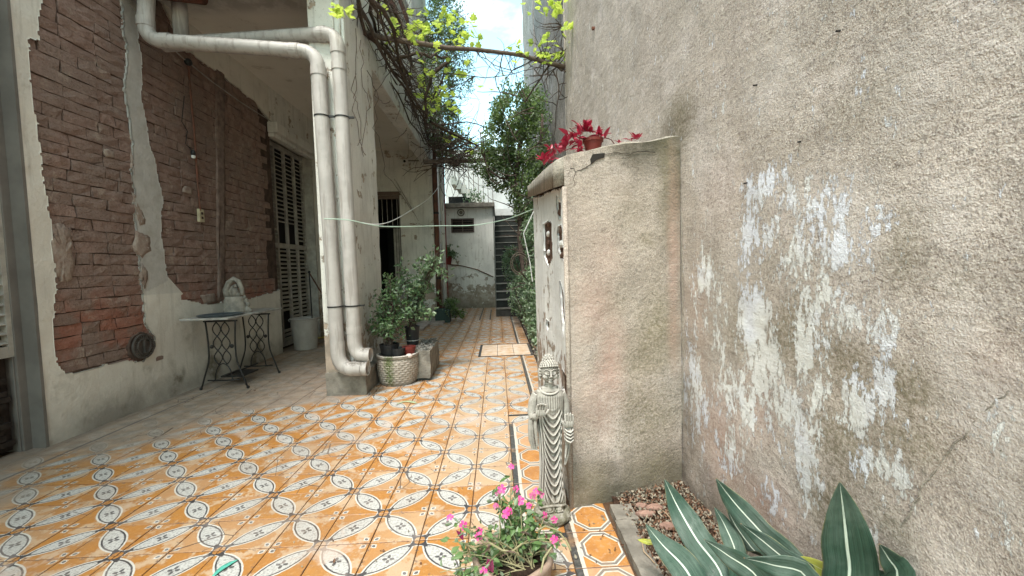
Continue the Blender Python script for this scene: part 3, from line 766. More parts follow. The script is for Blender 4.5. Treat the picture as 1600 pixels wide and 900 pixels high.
# round air vent in the wall
vy, vz = atx(222, 541, LX)[1:]
b = MB(); R0 = .095
M_ = Matrix.Translation((LX+.004, vy, vz)) @ Matrix.Rotation(math.radians(90), 4, 'Y')
def disc(mb, r0, r1, h0, h1, n=28, M=M_):
    vs = []
    for r_, h in ((r0, h0), (r0, h1), (r1, h1), (r1, h0)):
        for k in range(n):
            a = 2*math.pi*k/n; vs.append(M @ Vector((r_*math.cos(a), r_*math.sin(a), h)))
    mb.add(vs, [(q*n+k, q*n+(k+1) % n, ((q+1) % 4)*n+(k+1) % n, ((q+1) % 4)*n+k) for q in range(4) for k in range(n)])
vent = bpy.data.objects.new('air_vent', None); col.objects.link(vent); vent.parent = house; vent.location = Vector((LX, vy, vz))-woff(house); vent.empty_display_size = .1
disc(b, .092, .105, 0, .018); disc(b, .060, .068, .002, .022)
obj('vent_ring', b, M_RUST if False else simple('sooty grille metal', (.10, .085, .075), .8, .4, 20), vent)
M_SOOT = bpy.data.materials['sooty grille metal']
b = MB(); b.box((-.006, .066, .0), (.006, .094, .014)); 
for k in range(26):
    q = MB(); q.cur = 0
    R_ = M_ @ Matrix.Rotation(2*math.pi*k/26, 4, 'Z')
    q.box((.067, -.0045, .001), (.093, .0045, .016), R_); obj('vent_bar', q, M_SOOT, vent)
b = MB(); disc(b, .0005, .060, .0, .006); b.box((LX+.004, vy-.008, vz-.055), (LX+.03, vy+.008, vz+.055)); obj('vent_hub', b, M_SOOT, vent)
# cement blob behind vent
b = MB(); n = 22; vs = [(LX-.012, vy, vz)]+[(LX-.035, vy+(.135+random.uniform(-.012, .012))*math.cos(2*math.pi*k/n), vz+(.13+random.uniform(-.012, .012))*math.sin(2*math.pi*k/n)) for k in range(n)]
vs += [(LX-.004, vy+(.115)*math.cos(2*math.pi*k/n), vz+(.112)*math.sin(2*math.pi*k/n)) for k in range(n)]
b.add(vs, [(1+k, 1+(k+1) % n, 1+n+(k+1) % n, 1+n+k) for k in range(n)]+[(1+n+k, 1+n+(k+1) % n, 0) for k in range(n)])
obj('cement_patch', b, M_MORTAR, house)

# ceiling, beam, column, back wall
CZ = 3.62
b = MB(); b.box((LX-.29, 3.42, CZ), (-1.32, 8.9, CZ+.15)); ceil_ = obj('porch_ceiling', b, M_CEIL, house)
FX = -1.30
b = MB(); b.box((FX-.22, 4.62, 3.30), (FX, 8.849, 3.615)); obj('edge_beam', b, M_WHITE, house, bevel=.006)
b = MB(); b.box((-3.0+.0, 3.44, 3.42), (FX-.245, 3.66, 3.615)); obj('front_beam', b, simple('dirty beam plaster', (.55, .52, .49), .9, .4, 7, .1, .004, 30), house, bevel=.006)
def rough_box(name, a, b_, step, mat, parent, rel=.006, nsc=6):
    """box with displaced faces"""
    (x0, y0, z0), (x1, y1, z1) = a, b_
    bm = MB(); P = []
    nx, ny, nz_ = [max(1, int(round(d/step))) for d in (x1-x0, y1-y0, z1-z0)]
    import bmesh
    def face(o, u, v, nu, nv):
        base = len(bm.v)
        for i in range(nu+1):
            for j in range(nv+1):
                p = Vector(o)+Vector(u)*(i/nu)+Vector(v)*(j/nv)
                d = noise.noise_vector(p*nsc)*rel+noise.noise_vector(p*nsc*4)*rel*.35
                bm.v.append(tuple(p+d))
        for i in range(nu):
            for j in range(nv):
                q = base+i*(nv+1)+j; bm.f.append((q, q+nv+1, q+nv+2, q+1)); bm.mi.append(0)
    X, Y, Z = Vector((x1-x0, 0, 0)), Vector((0, y1-y0, 0)), Vector((0, 0, z1-z0))
    face((x0, y0, z0), X, Z, nx, nz_); face((x1, y0, z0), Y, Z, ny, nz_); face((x1, y1, z0), -X, Z, nx, nz_); face((x0, y1, z0), -Y, Z, ny, nz_)
    face((x0, y0, z1), X, Y, nx, ny); face((x0, y1, z0), X, -Y, nx, ny)
    o = obj(name, bm, mat, parent, smooth=False); return o
rough_box('column', (-1.56, 3.70, -.01), (FX, 4.62, 3.9), .06, M_WHITE, house, .007)
b = MB(); b.box((-1.555, 3.672, .20), (-1.345, 3.694, 3.6)); obj('column_facing', b, M_BACK, house)
rough_box('column_footing', (-1.553, 3.645, -.01), (-1.20, 4.05, .205), .035, M_CONC, house, .006, 9)
# slim painted conduit down the column corner
b = MB(); b.tube([(FX+.012, 3.74, 3.3), (FX+.014, 3.74, 1.5), (FX+.012, 3.745, .38)], .014, 8); obj('conduit', b, M_WHITE, house, smooth=True)
BY = 8.85
# back wall with doorway: opening x -2.50..-2.02, z 0..2.66
for (xa, xb, za, zb) in [(LX, -2.56, -.01, CZ), (-2.03, -1.335, -.01, CZ), (-2.56, -2.03, 2.68, CZ)]:
    b = MB(); b.box((xa, BY, za), (xb, BY+.18, zb)); obj('back_wall', b, M_BACK, house)
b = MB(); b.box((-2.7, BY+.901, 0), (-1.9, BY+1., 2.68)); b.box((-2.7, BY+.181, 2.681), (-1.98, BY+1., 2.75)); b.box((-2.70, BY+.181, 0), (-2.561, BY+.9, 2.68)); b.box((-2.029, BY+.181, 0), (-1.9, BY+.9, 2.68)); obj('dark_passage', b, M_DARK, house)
door = bpy.data.objects.new('grille_door', None); col.objects.link(door); door.parent = house; door.location = Vector((-2.3, BY, 0))-woff(house); door.empty_display_size = .1
b = MB(); b.box((-2.57, BY-.02, 2.68), (-2.0, BY-.001, 2.76)); b.box((-2.56, BY+.01, 2.61), (-2.03, BY+.08, 2.679)); obj('door_head', b, simple('brown door wood', (.17, .12, .095), .8), door)
b = MB(); b.box((-2.55, BY+.03, 2.0), (-2.035, BY+.06, 2.05)); b.box((-2.06, BY+.025, 0), (-2.031, BY+.07, 2.6)); obj('door_frame', b, M_GREYPAINT, door)
for k in range(5):
    b = MB(); xk = -2.52+k*.105; b.tube([(xk, BY+.045, 2.05), (xk, BY+.045, 2.61)], .007, 6); obj('grille_bar', b, M_SHUT, door)
for k in range(3):
    b = MB(); xk = -2.20+k*.055; b.box((xk, BY+.06, .05), (xk+.042, BY+.075, 1.99)); obj('door_slat', b, M_SHUT, door)

# side wall beyond the porch
b = MB(); b.box((-1.62, BY+.18, -.01), (-1.345, 11.2, 6.5)); obj('side_wall', b, M_BACK, house)
# upper storey over the beam
b = MB(); b.box((FX-.2, 3.67, 3.905), (FX-.012, 4.62, 4.45)); b.box((FX-.2, 4.621, 3.617), (FX-.014, 8.87, 4.45)); obj('parapet', b, M_WHITE, house)
b = MB(); b.box((FX-.24, 3.60, 4.451), (FX+.02, 7.0, 4.52)); obj('parapet_coping', b, M_CONC, house, bevel=.006)
b = MB(); b.box((FX-.22, 6.95, 4.455), (FX+.03, 7.7, 7.2)); obj('upper_pillar', b, M_BACK, house, bevel=.01)
for k in range(4):
    b = MB(); b.box((FX-.05, 3.72, 4.66+k*.20), (FX-.02, 6.94, 4.79+k*.20)); o = obj('balcony_board', b, M_RUST if k % 2 == 0 else M_SHUT, house)
b = MB(); b.box((-2.6, 3.7, 4.5), (-2.4, 8.9, 7.2)); b.box((-2.399, 7.701, 3.9), (FX-.02, 8.85, 7.2)); obj('upper_wall', b, M_BACK, house)
b = MB(); b.box((-3.3, 3.43, 7.21), (FX-.1, 8.9, 7.35)); obj('roof_slab', b, M_CONC, house)

# ------------------------------------------------------------------ right-hand boundary wall
WX = .88
blobs = []    # flaked paint: (px, py, rx, ry, strength)
for q in [(1195, 292, 26, 22, 1), (1240, 300, 28, 30, .8), (1285, 325, 30, 34, .9), (1310, 398, 26, 26, 1.1), (1168, 345, 10, 50, .9), (1195, 370, 22, 26, .8), (1240, 400, 12, 36, 1.0), (1270, 395, 10, 24, .9),
          (1100, 435, 16, 22, 1.1), (1380, 345, 10, 16, .9), (1295, 470, 14, 40, .9), (1175, 500, 20, 50, 1.25), (1190, 560, 26, 60, 1.1), (1225, 640, 34, 50, .95), (1262, 540, 16, 50, 1.1), (1275, 600, 12, 30, 1.0),
          (1150, 620, 34, 44, .75), (1085, 610, 18, 70, .8), (1130, 700, 14, 50, .6), (1256, 720, 10, 70, 1.05), (1330, 500, 20, 30, .7), (1382, 520, 16, 60, .75), (1380, 600, 10, 40, .8), (1335, 640, 20, 40, 1.15),
          (1350, 720, 14, 26, 1.0), (1385, 740, 20, 26, 1.05), (1565, 835, 16, 26, .9), (1360, 450, 40, 60, .35), (1230, 470, 80, 120, .35), (1200, 780, 16, 30, .7), (1560, 640, 30, 60, .25), (1365, 820, 10, 50, .6),
          (1120, 520, 18, 60, .5), (1145, 690, 10, 40, .7), (1095, 500, 14, 40, .45), (1560, 310, 30, 20, .3), (1225, 270, 14, 20, .6)]:
    px, py, rx, ry, s_ = q
    c0 = atx(px, py, WX); c1 = atx(px+rx, py, WX); c2 = atx(px, py+ry, WX)
    blobs.append((c0[1], c0[2], abs(c1[1]-c0[1])*1.15+.012, abs(c2[2]-c0[2])*1.15+.012, s_))
def a_flake(P):
    out = np.zeros(len(P))
    for (y, z, ry, rz, s_) in blobs:
        out = np.maximum(out, s_*np.exp(-.9*(((P[:, 0]-y)/ry)**2+((P[:, 1]-z)/rz)**2)))
    return out
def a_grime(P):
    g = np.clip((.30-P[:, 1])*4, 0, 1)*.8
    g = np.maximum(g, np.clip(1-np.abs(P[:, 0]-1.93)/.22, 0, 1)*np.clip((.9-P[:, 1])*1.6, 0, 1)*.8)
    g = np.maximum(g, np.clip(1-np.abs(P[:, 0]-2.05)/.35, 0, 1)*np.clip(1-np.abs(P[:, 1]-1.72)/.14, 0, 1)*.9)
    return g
def blobfield(plane, lst):
    out = []
    for (px, py, rx, ry, s_) in lst:
        g_ = (lambda x, y: atx(x, y, WX)[1:]) if plane == 'wall' else (lambda x, y: on_front(x, y)[[0, 2]])
        c0, c1, c2 = g_(px, py), g_(px+rx, py), g_(px, py+ry)
        out.append((c0[0], c0[1], abs(c1[0]-c0[0])+.01, abs(c2[1]-c0[1])+.01, s_))
    def f(P):
        n_ = vnoise(P, 5, 21)*.35; r = np.zeros(len(P))
        for (y, z, ry, rz, s_) in out: r = np.maximum(r, s_*np.clip(1.25-np.sqrt(((P[:, 0]-y)/ry)**2+((P[:, 1]-z)/rz)**2)+n_, 0, 1))
        return r
    return f
a_pale = blobfield('wall', [(1500, 520, 50, 120, .8), (1440, 120, 110, 80, .5), (1330, 340, 50, 70, .6), (1560, 640, 50, 90, .8), (1480, 330, 60, 60, .7), (1555, 60, 60, 60, .6), (1200, 120, 60, 60, .4), (1480, 860, 60, 40, .5), (1160, 420, 30, 80, .3), (1560, 780, 50, 40, .6)])
a_olive = blobfield('wall', [(1235, 525, 50, 60, .8), (1320, 560, 50, 50, .8), (1420, 600, 50, 50, .9), (1300, 690, 60, 50, .8), (1420, 690, 60, 30, .8), (1200, 420, 30, 40, .4), (1420, 400, 40, 70, .6), (1290, 790, 60, 60, .8), (1150, 500, 20, 60, .5), (1350, 150, 60, 40, .35), (1500, 440, 40, 30, .4), (1400, 830, 50, 30, .6), (1060, 190, 25, 40, 1.0)])
a_rose = blobfield('wall', [(1130, 700, 50, 100, .9), (1190, 780, 60, 50, .9), (1090, 480, 20, 120, .5), (1180, 640, 40, 60, .6), (1130, 300, 40, 80, .3), (1560, 560, 60, 50, .3)])
bwall = thing('boundary_wall', (WX, 2.5, 0), 'tall rough stucco boundary wall on the right with flaking white paint', 'wall')
o = sheet('stucco_face', WX, -1, -.6, 5.04, -.15, 3.9, .028, [], M_RWALL, bwall, attrs={'flake': a_flake, 'grime': a_grime, 'pale': a_pale, 'olive': a_olive, 'rose': a_rose}, relief=.006)
for p_ in o.data.polygons: p_.use_smooth = True
o = sheet('stucco_face', WX, -1, -.6, 5.04, 3.9, 9.0, .17, [], M_RWALL, bwall, relief=.006)
b = MB(); b.box((WX+.012, -.6, -.15), (WX+.3, 5.03, 9)); b.box((WX+.012, -6, -.15), (WX+.3, -.601, 9)); obj('wall_core', b, M_RWALL, bwall)
b = MB(); b.add([(WX-.0, 5.04, -.1), (WX+.2, 5.04, -.1), (WX+.2, 5.04, 9), (WX-.0, 5.04, 9)], [(0, 1, 2, 3)]); obj('wall_end', b, M_RWALL, bwall)
for (px, py) in [(1310, 47), (1180, 132), (1250, 220), (1165, 285), (930, 44)]:
    p = atx(px, py, WX); b = MB(); b.tube([(WX+.02, p[1], p[2]), (WX-.008-(.02 if px < 1000 else 0), p[1]-.002, p[2]-.004)], .0026 if px > 1000 else .016, 6); obj('wall_nail' if px > 1000 else 'iron_stub', b, M_IRON if px > 1000 else M_RUST, bwall)
for l_, r_ in [([(1598, 598), (1560, 628), (1520, 668), (1480, 705), (1440, 765), (1405, 830)], .0022), ([(1585, 650), (1575, 690), (1560, 715)], .0015), ([(1065, 330), (1067, 450), (1068, 560), (1066, 690)], .0022)]:
    pts_ = []
    for a_, c_ in zip(l_[:-1], l_[1:]):
        for t in np.linspace(0, 1, 7)[:-1]: q_ = atx(a_[0]+(c_[0]-a_[0])*t, a_[1]+(c_[1]-a_[1])*t, WX); pts_.append((WX-.001+random.uniform(-.001, .001), q_[1]+random.uniform(-.004, .004), q_[2]+random.uniform(-.004, .004)))
    b = MB(); b.tube(pts_, r_, 5); obj('plaster_ridge', b, M_CAP, bwall)
fwall = thing('far_wall', (.96, 7.5, 0), 'tall grey rain streaked cement wall beyond the stucco wall', 'wall')
b = MB(); n = 30
for k in range(n):
    pass
sheet('streaked_face', .955, -1, 5.02, 12.2, -.15, 9.2, .11, [], M_FARWALL, fwall, relief=.02)
b = MB(); b.box((.985, 5.03, -.15), (1.25, 12.2, 9.2)); obj('wall_core', b, M_FARWALL, fwall)
b = MB(); b.box((.925, 9.1, 0), (.985, 9.5, 9.2)); obj('pilaster', b, M_FARWALL, fwall)

# ------------------------------------------------------------------ wall stub beside the statue
stub = thing('low_wall', (.59, 2.5, 0), 'shoulder high mossy stucco wall stub with a cracked sloping cement cap', 'wall')
def capz(x, y): return 1.455+.245*(x-.303)+.135*(y-1.8)
def captop(x, y):
    f = np.interp(x, [.25, .30, .40, .50, .60, .72, .85], CT); return f+(1.715-CT[0])*(y-1.77)/1.53*max(0, 1-(x-.26)/.7)+.02*(y-1.77)
FY = lambda x: 1.795+(x-.303)*.25     # front plane is slightly askew
def on_front(px, py, e=.0015):
    d = ray(px, py); t = (FY(.3)-CAM[1])/d[1]
    for _ in range(6):
        p = CAM+t*d; t += (FY(p[0])-e-p[1])/d[1]
    return CAM+t*d
_q = np.array([on_front(*q) for q in [(864, 249), (880, 243), (905, 238), (924, 233), (964, 225), (1000, 222), (1035, 218), (1058, 211), (1075, 208)]])
CT = np.interp([.25, .30, .40, .50, .60, .72, .85], _q[:, 0], _q[:, 2])
def stub_front():
    na, nb_ = 40, 100; V = []; F = []; A = []
    for i in range(na+1):
        for j in range(nb_+1):
            x = .303+(.879-.303)*i/na; t = j/nb_; z = -.03+(captop(x, 1.8)-.004+.03)*t
            y = FY(x)+noise.noise(Vector((x*5, z*5, 1)))*.007+noise.noise(Vector((x*19, z*19, 4)))*.002
            if i == 0: y += .006
            V.append((x, y, z))
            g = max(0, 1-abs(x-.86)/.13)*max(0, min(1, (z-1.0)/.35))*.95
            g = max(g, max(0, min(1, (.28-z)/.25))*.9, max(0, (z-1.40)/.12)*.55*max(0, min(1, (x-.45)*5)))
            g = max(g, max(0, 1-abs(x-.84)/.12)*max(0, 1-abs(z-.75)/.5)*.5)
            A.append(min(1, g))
    for i in range(na):
        for j in range(nb_):
            q = i*(nb_+1)+j; F.append((q, q+nb_+1, q+nb_+2, q+1))
    off = np.array(woff(stub)); P_ = np.array(V)[:, [0, 2]]
    fo = blobfield('f', [(1030, 500, 30, 60, .9), (1010, 560, 45, 40, .8), (1010, 660, 50, 90, .8), (1020, 730, 50, 50, .9), (1012, 375, 18, 14, .8), (1045, 300, 16, 110, .8), (960, 470, 25, 25, .4), (920, 760, 40, 40, .7), (985, 330, 30, 40, .3)])(P_)
    fr = blobfield('f', [(955, 560, 22, 70, 1.0), (930, 480, 30, 60, .6), (945, 400, 30, 40, .4), (940, 640, 25, 60, .6), (1052, 420, 8, 160, .8)])(P_)
    fp_ = blobfield('f', [(905, 560, 16, 160, .7), (915, 350, 25, 70, .6), (960, 300, 40, 30, .4)])(P_)
    return nmesh('stucco_front', np.array(V)-off, F, M_PIER, {'grime': A, 'olive': fo, 'rose': fr, 'pale': fp_}, smooth=True)
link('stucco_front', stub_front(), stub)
b = MB()
b.add([(.315, 1.81, -.03), (.878, 1.95, -.03), (.878, 3.3, -.03), (.315, 3.3, -.03), (.315, 1.81, capz(.315, 1.81)), (.878, 1.95, capz(.878, 1.95)), (.878, 3.3, capz(.878, 3.3)), (.315, 3.3, capz(.315, 3.3))],
      [(0, 3, 2, 1), (4, 5, 6, 7), (0, 1, 5, 4), (1, 2, 6, 5), (2, 3, 7, 6), (3, 0, 4, 7)])
M_RUBBLE = simple('exposed brown rubble', (.16, .095, .07), .95, .6, 25, .1, .012, 60)
obj('stub_core', b, M_RUBBLE, stub)
# painted side coat with chunks broken off
PX = .300
ph = lambda l: [tuple(atx(a, c, PX)[1:]) for a, c in l]
holes = [ph([(848, 349), (861, 348), (862, 380), (862, 402), (857, 416), (850, 402), (849, 372)]), ph([(868, 304), (875, 312), (876, 338), (872, 342), (868, 322)]),
         ph([(870, 354), (877, 356), (876, 380), (880, 392), (879, 410), (871, 392), (869, 366)]), ph([(873, 440), (879, 452), (882, 500), (880, 530), (875, 480)]), ph([(853, 500), (858, 506), (856, 520), (853, 512)]),
         ph([(877, 575), (886, 590), (890, 650), (892, 720), (884, 700), (880, 640)])]
M_PEEL = whitewash('peeling white board paint', (.80, .79, .775), (.33, .25, .2), .6, .5)
def keep_cap(P): return P[:, 1] > capz(PX, P[:, 0])-.004
sh_ = sheet('painted_side', PX, -1, 1.81, 3.3, -.03, 1.66, .012, holes+[[(1.80, 1.452), (3.31, 1.652), (3.31, 1.8), (1.80, 1.8)]], M_PEEL, stub, lip=.014, relief=.004, wob=.012)
for h_ in holes[:3]:
    ys = [q[0] for q in h_]; zs = [q[1] for q in h_]
    y0_, y1_, z0_, z1_ = min(ys), max(ys), min(zs), max(zs)
    nb_ = max(2, int((z1_-z0_)/.05))
    for k in range(nb_):
        q = MB(); zc = z0_+(k+.5)*(z1_-z0_)/nb_; q.ball((PX+.012, (y0_+y1_)/2+random.uniform(-.03, .03), zc), .03, 7, 5, (.4, 1.6, .62)); obj('rubble_lump', q, M_PEEL if k % 2 else M_RUBBLE, stub)
b = MB(); b.tube([(.302, 1.797, -.02), (.304, 1.797, .7), (.303, 1.797, capz(.303, 1.8)-.01)], .011, 8); obj('corner_bead', b, M_PIER, stub, smooth=True)
# sloping cap: a grid slab with a ragged front lip
def cap():
    V = []; F = []; na, nb_ = 36, 30
    top = []; 
    for s_ in (0, 1):
        for i in range(na+1):
            for j in range(nb_+1):
                x = .262+(.885-.262)*i/na; y = 1.765+(3.34-1.765)*j/nb_+(x-.303)*.25*(1-j/nb_)
                # rounded front left corner
                if i < 6 and j < 2: y += (6-i)**2*.0016; 
                z = (captop(x, y) if s_ else capz(x, y)+.004)+noise.noise(Vector((x*9, y*9, 3*s_)))*.007+noise.noise(Vector((x*30, y*30, 3*s_)))*.003
                if s_ and (j == 0 or i == 0): z -= .007
                if j == 0: y += noise.noise(Vector((x*14, 2, s_)))*.005+.041
                V.append((x, y, z))
    N_ = (na+1)*(nb_+1)
    for i in range(na):
        for j in range(nb_):
            q = i*(nb_+1)+j; F.append((q+N_, q+nb_+1+N_, q+nb_+2+N_, q+1+N_)); F.append((q, q+1, q+nb_+2, q+nb_+1))
    for i in range(na):
        q, q2 = i*(nb_+1), (i+1)*(nb_+1); F.append((q, q2, q2+N_, q+N_)); q, q2 = q+nb_, q2+nb_; F.append((q2, q, q+N_, q2+N_))
    for j in range(nb_):
        F.append((j+1, j, j+N_, j+1+N_)); q = na*(nb_+1)+j; F.append((q, q+1, q+1+N_, q+N_))
    return nmesh('cement_cap', np.array(V)-np.array(woff(stub)), F, M_CAP)
print('CT', CT)
link('cement_cap', cap(), stub)
# crack and missing chip under the cap
M_CRACK = simple('crack shadow', (.03, .026, .022), .95)
def on_front(px, py, e=.0015):
    d = ray(px, py); t = (FY(.3)-CAM[1])/d[1]
    for _ in range(6):
        p = CAM+t*d; t += (FY(p[0])-e-p[1])/d[1]
    return CAM+t*d
b = MB(); ring = [on_front(*q, .004) for q in [(922, 249), (926, 241), (945, 239), (944, 246), (932, 250), (924, 257)]]
cx_ = sum(ring)/len(ring); b.add(list(ring)+[tuple(p+np.array([0, -.0015, 0])) for p in ring], [(5, 4, 3, 2, 1, 0), (6, 7, 8, 9, 10, 11)]+[(k, (k+1) % 6, 6+(k+1) % 6, 6+k) for k in range(6)]); obj('missing_chip', b, M_CRACK, stub)
for path in [[(945, 241), (965, 238), (985, 240), (1005, 236), (1030, 238)], [(924, 255), (915, 262), (900, 268), (895, 264), (890, 262)], [(899, 268), (896, 280), (899, 292)]]:
    pts = []
    for a_, b_ in zip(path[:-1], path[1:]):
        for t in np.linspace(0, 1, 5)[:-1]: pts.append(on_front(a_[0]+(b_[0]-a_[0])*t+random.uniform(-1, 1), a_[1]+(b_[1]-a_[1])*t+random.uniform(-1.2, 1.2), .003))
    b = MB(); b.tube(pts, .0013, 4); obj('crack', b, M_CRACK, stub)

# ------------------------------------------------------------------ planting beds
def ground_patch(name, x0, x1, y0, y1, z, step, amp, mat):
    nx, ny = int((x1-x0)/step), int((y1-y0)/step); V = []; F = []
    for i in range(nx+1):
        for j in range(ny+1):
            x = x0+(x1-x0)*i/nx; y = y0+(y1-y0)*j/ny
            V.append((x, y, z+noise.noise(Vector((x*7, y*7, 0)))*amp+noise.noise(Vector((x*35, y*35, 2)))*amp*.5))
    for i in range(nx):
        for j in range(ny):
            q = i*(ny+1)+j; F.append((q, q+ny+1, q+ny+2, q+1))
    return tag(link(name, nmesh(name, V, F, mat)), kind='structure')
ground_patch('soil', .50, .90, .2, 2.0, .012, .02, .02, M_SOIL)
ground_patch('soil', .42, .97, 3.28, 9.0, .02, .05, .03, M_SOIL)
kerb = thing('kerb_edging', (.5, 1.2, 0), 'low worn concrete edging between the border tiles and planting bed', 'kerb')
rough_box('kerb_slab', (.470, 1.655, -.02), (.565, 1.765, .028), .02, M_CONC, kerb, .004, 12)
rough_box('kerb_slab', (.462, .62, -.02), (.535, 1.648, .03), .025, M_CONC, kerb, .005, 12)
rough_box('kerb_slab', (.458, -.6, -.02), (.53, .612, .03), .03, M_CONC, kerb, .005, 12)
kerb2 = thing('kerb_edging', (.44, 6, 0), 'dark low edging along the foot of the creeper beyond the wall stub', 'kerb')
rough_box('kerb_slab', (.425, 3.3, -.02), (.47, 8.9, .045), .05, M_CONCD, kerb2, .008, 8)

# ------------------------------------------------------------------ end of the passage: hut, stairs
EY = 11.2
hut = thing('outhouse', (-.75, EY, 0), 'small whitewashed outhouse with a flat slab roof and tiny dark window', 'outhouse')
HXA, HXB = -1.43, -.075
for (xa, xb, za, zb) in [(HXA, -1.20, -.01, 2.72), (-.61, HXB, -.01, 2.72), (-1.2, -.61, -.01, 2.075), (-1.2, -.61, 2.43, 2.72)]:
    b = MB(); b.box((xa, EY, za), (xb, EY+.15, zb)); obj('front_wall', b, M_HUT, hut)
b = MB(); b.box((HXB-.15, EY+.151, -.01), (HXB, EY+2, 2.72)); b.box((HXA, EY+.151, -.01), (HXA+.15, EY+2, 2.72)); obj('side_wall', b, M_HUT, hut)
b = MB(); b.box((-1.22, EY+.16, 2.0), (-.6, EY+.3, 2.5)); obj('dark_room', b, M_DARK, hut)
b = MB()
for (xa, xb, za, zb) in [(-1.215, -.595, 2.06, 2.095), (-1.215, -.595, 2.41, 2.445), (-1.215, -1.18, 2.096, 2.409), (-.63, -.595, 2.096, 2.409), (-.92, -.90, 2.096, 2.409)]: b.box((xa, EY-.012, za), (xb, EY+.05, zb))
obj('window_frame', b, simple('dark brown window wood', (.12, .09, .08), .8), hut)
for k in range(4):
    b = MB(); b.box((-1.178, EY+.02, 2.12+k*.075), (-.632, EY+.026, 2.16+k*.075)); obj('louvre_pane', b, simple('dusty red glass', (.05, .025, .025), .4), hut) if k == 0 else obj('louvre_pane', b, bpy.data.materials['dusty red glass'], hut)
b = MB(); b.box((HXA, EY-.14, 2.721), (HXB+.05, EY+2, 2.84)); obj('roof_slab', b, M_CONC, hut, bevel=.01)
b = MB(); Mv = Matrix.Translation((-.94, EY-.004, 2.60)) @ Matrix.Rotation(math.radians(90), 4, 'X'); disc(b, .07, .10, 0, .02, 20, Mv); disc(b, .001, .05, 0, .015, 16, Mv); obj('round_vent', b, M_CONC, hut)
b = MB(); b.tube([(-1.36, EY-.012, 1.22), (-.95, EY-.015, 1.16), (-.55, EY-.012, 1.05), (-.12, EY-.012, .84)], .012, 6); obj('loose_cable', b, M_RUST, hut)
b = MB(); b.box((HXB-.004, EY-.03, .02), (HXB+.02, EY-.001, 2.71)); obj('corner_trim', b, M_NOSE, hut)
# stairs to the right
st = thing('staircase', (.35, 9.1, 0), 'narrow dark staircase climbing between the outhouse and the creeper', 'stairs')
NS = 15; rise, run = .178, .245
for k in range(NS):
    y0_ = 9.1+k*run if k else 9.1
    b = MB(); b.box((-.045 if k else -.06, y0_, (0 if k == 0 else k*rise+.0005)), (.95 if k else .5, 9.1+NS*run, (k+1)*rise-.02)); obj('step', b, M_STEP if k else M_CONCD, st)
    b = MB(); b.box((-.045 if k else -.06, y0_-.015, (k+1)*rise-.0195), (.95 if k else .5, 9.1+(k+1)*run+.0, (k+1)*rise)); obj('step_nosing', b, M_NOSE if k else M_CONC, st)
# stair flight above the outhouse with its railing, and the white wall behind
fl = thing('upper_stair', (-.8, 12, 2.84), 'concrete stair flight rising to the left above the outhouse roof with thin railing bars', 'stairs')
SY = 11.95
pA, pB = aty(752, 316, SY), aty(705, 276, SY)
dx, dz = pB[0]-pA[0], pB[2]-pA[2]; nst = 6
for k in range(nst):
    b = MB(); x0_ = pA[0]+dx*k/nst; x1_ = pA[0]+dx*(k+1)/nst; zt = pA[2]+dz*(k+1)/nst
    b.box((min(x0_, x1_), SY-.08, zt-.24), (max(x0_, x1_)-.001, SY+.8, zt)); obj('step', b, M_BACK, fl)
b = MB(); b.box((-1.34, 11.9, 2.845), (-.62, 12.9, 3.15)); obj('gap_shade_box', b, M_DARK, fl)  # near-black box stands in for the shade beneath the flight
for k in range(9):
    xk = -1.15+k*.135; zb = max(2.85, min(pA[2]+dz*(xk-pA[0])/dx, 4)); b = MB(); b.tube([(xk, SY-.04, zb-.02), (xk, SY-.04, zb+1.05)], .009, 5); obj('railing_bar', b, M_WOOD, fl)
b = MB(); b.tube([(-1.15, SY-.04, pA[2]+dz*(-1.15-pA[0])/dx+1.05), (pA[0], SY-.04, pA[2]+1.05)], .014, 6); b.tube([(-1.2, SY-.04, pA[2]+dz*(-1.2-pA[0])/dx), (pA[0]+.05, SY-.04, pA[2]-.02)], .012, 6); obj('handrail', b, M_GREYPAINT, fl)
M_BRIGHT = simple('white painted wall', (.52, .515, .50), .85, .2, 3, .2, .003, 30)
ww = MB(); ww.box((-1.6, 13.4, -.01), (1.6, 13.6, 4.9)); ww.box((-.04, 12.8, 2.68), (1.2, 13.39, 2.9))
tag(obj('white_wall', ww, M_BRIGHT, None, loc=(0, 13.5, 0)), 'bright white wall closing the view above the stairs', 'wall')

# ------------------------------------------------------------------ drain pipes
def arc(p0, c, p1, n=6):
    """rounded corner through three points"""
    p0, c, p1 = Vector(p0), Vector(c), Vector(p1)
    return [(1-t)**2*p0+2*t*(1-t)*c+t*t*p1 for t in [k/n for k in range(n+1)]]
def pipe_run(root, segs, r, name='pipe'):
    pass
def hollow_end(mb, c, d, r, L_=.05):
    """open socket: outer tube plus dark bore"""
    c = Vector(c); d = Vector(d).normalized()
    mb.tube([c-d*L_, c], r, 20, caps=False)
    a = d.orthogonal().normalized(); b_ = d.cross(a); n = 20; vs = []
    for rr, h in ((r, 0), (r*.86, 0), (r*.86, -.09)):
        for k in range(n):
            an = 2*math.pi*k/n; vs.append(c+d*h+(a*math.cos(an)+b_*math.sin(an))*rr)
    mb.add(vs, [(q*n+k, q*n+(k+1) % n, (q+1)*n+(k+1) % n, (q+1)*n+k) for q in range(2) for k in range(n)])
PR = .058
def drainpipe(label, pts_down, pts_top, elbow_end, clamps, joints):
    base = pts_down[-1]
    t = thing('drainpipe', (base[0], base[1], 0), label, 'drainpipe', 'pipes strapped to the porch column')
    return t
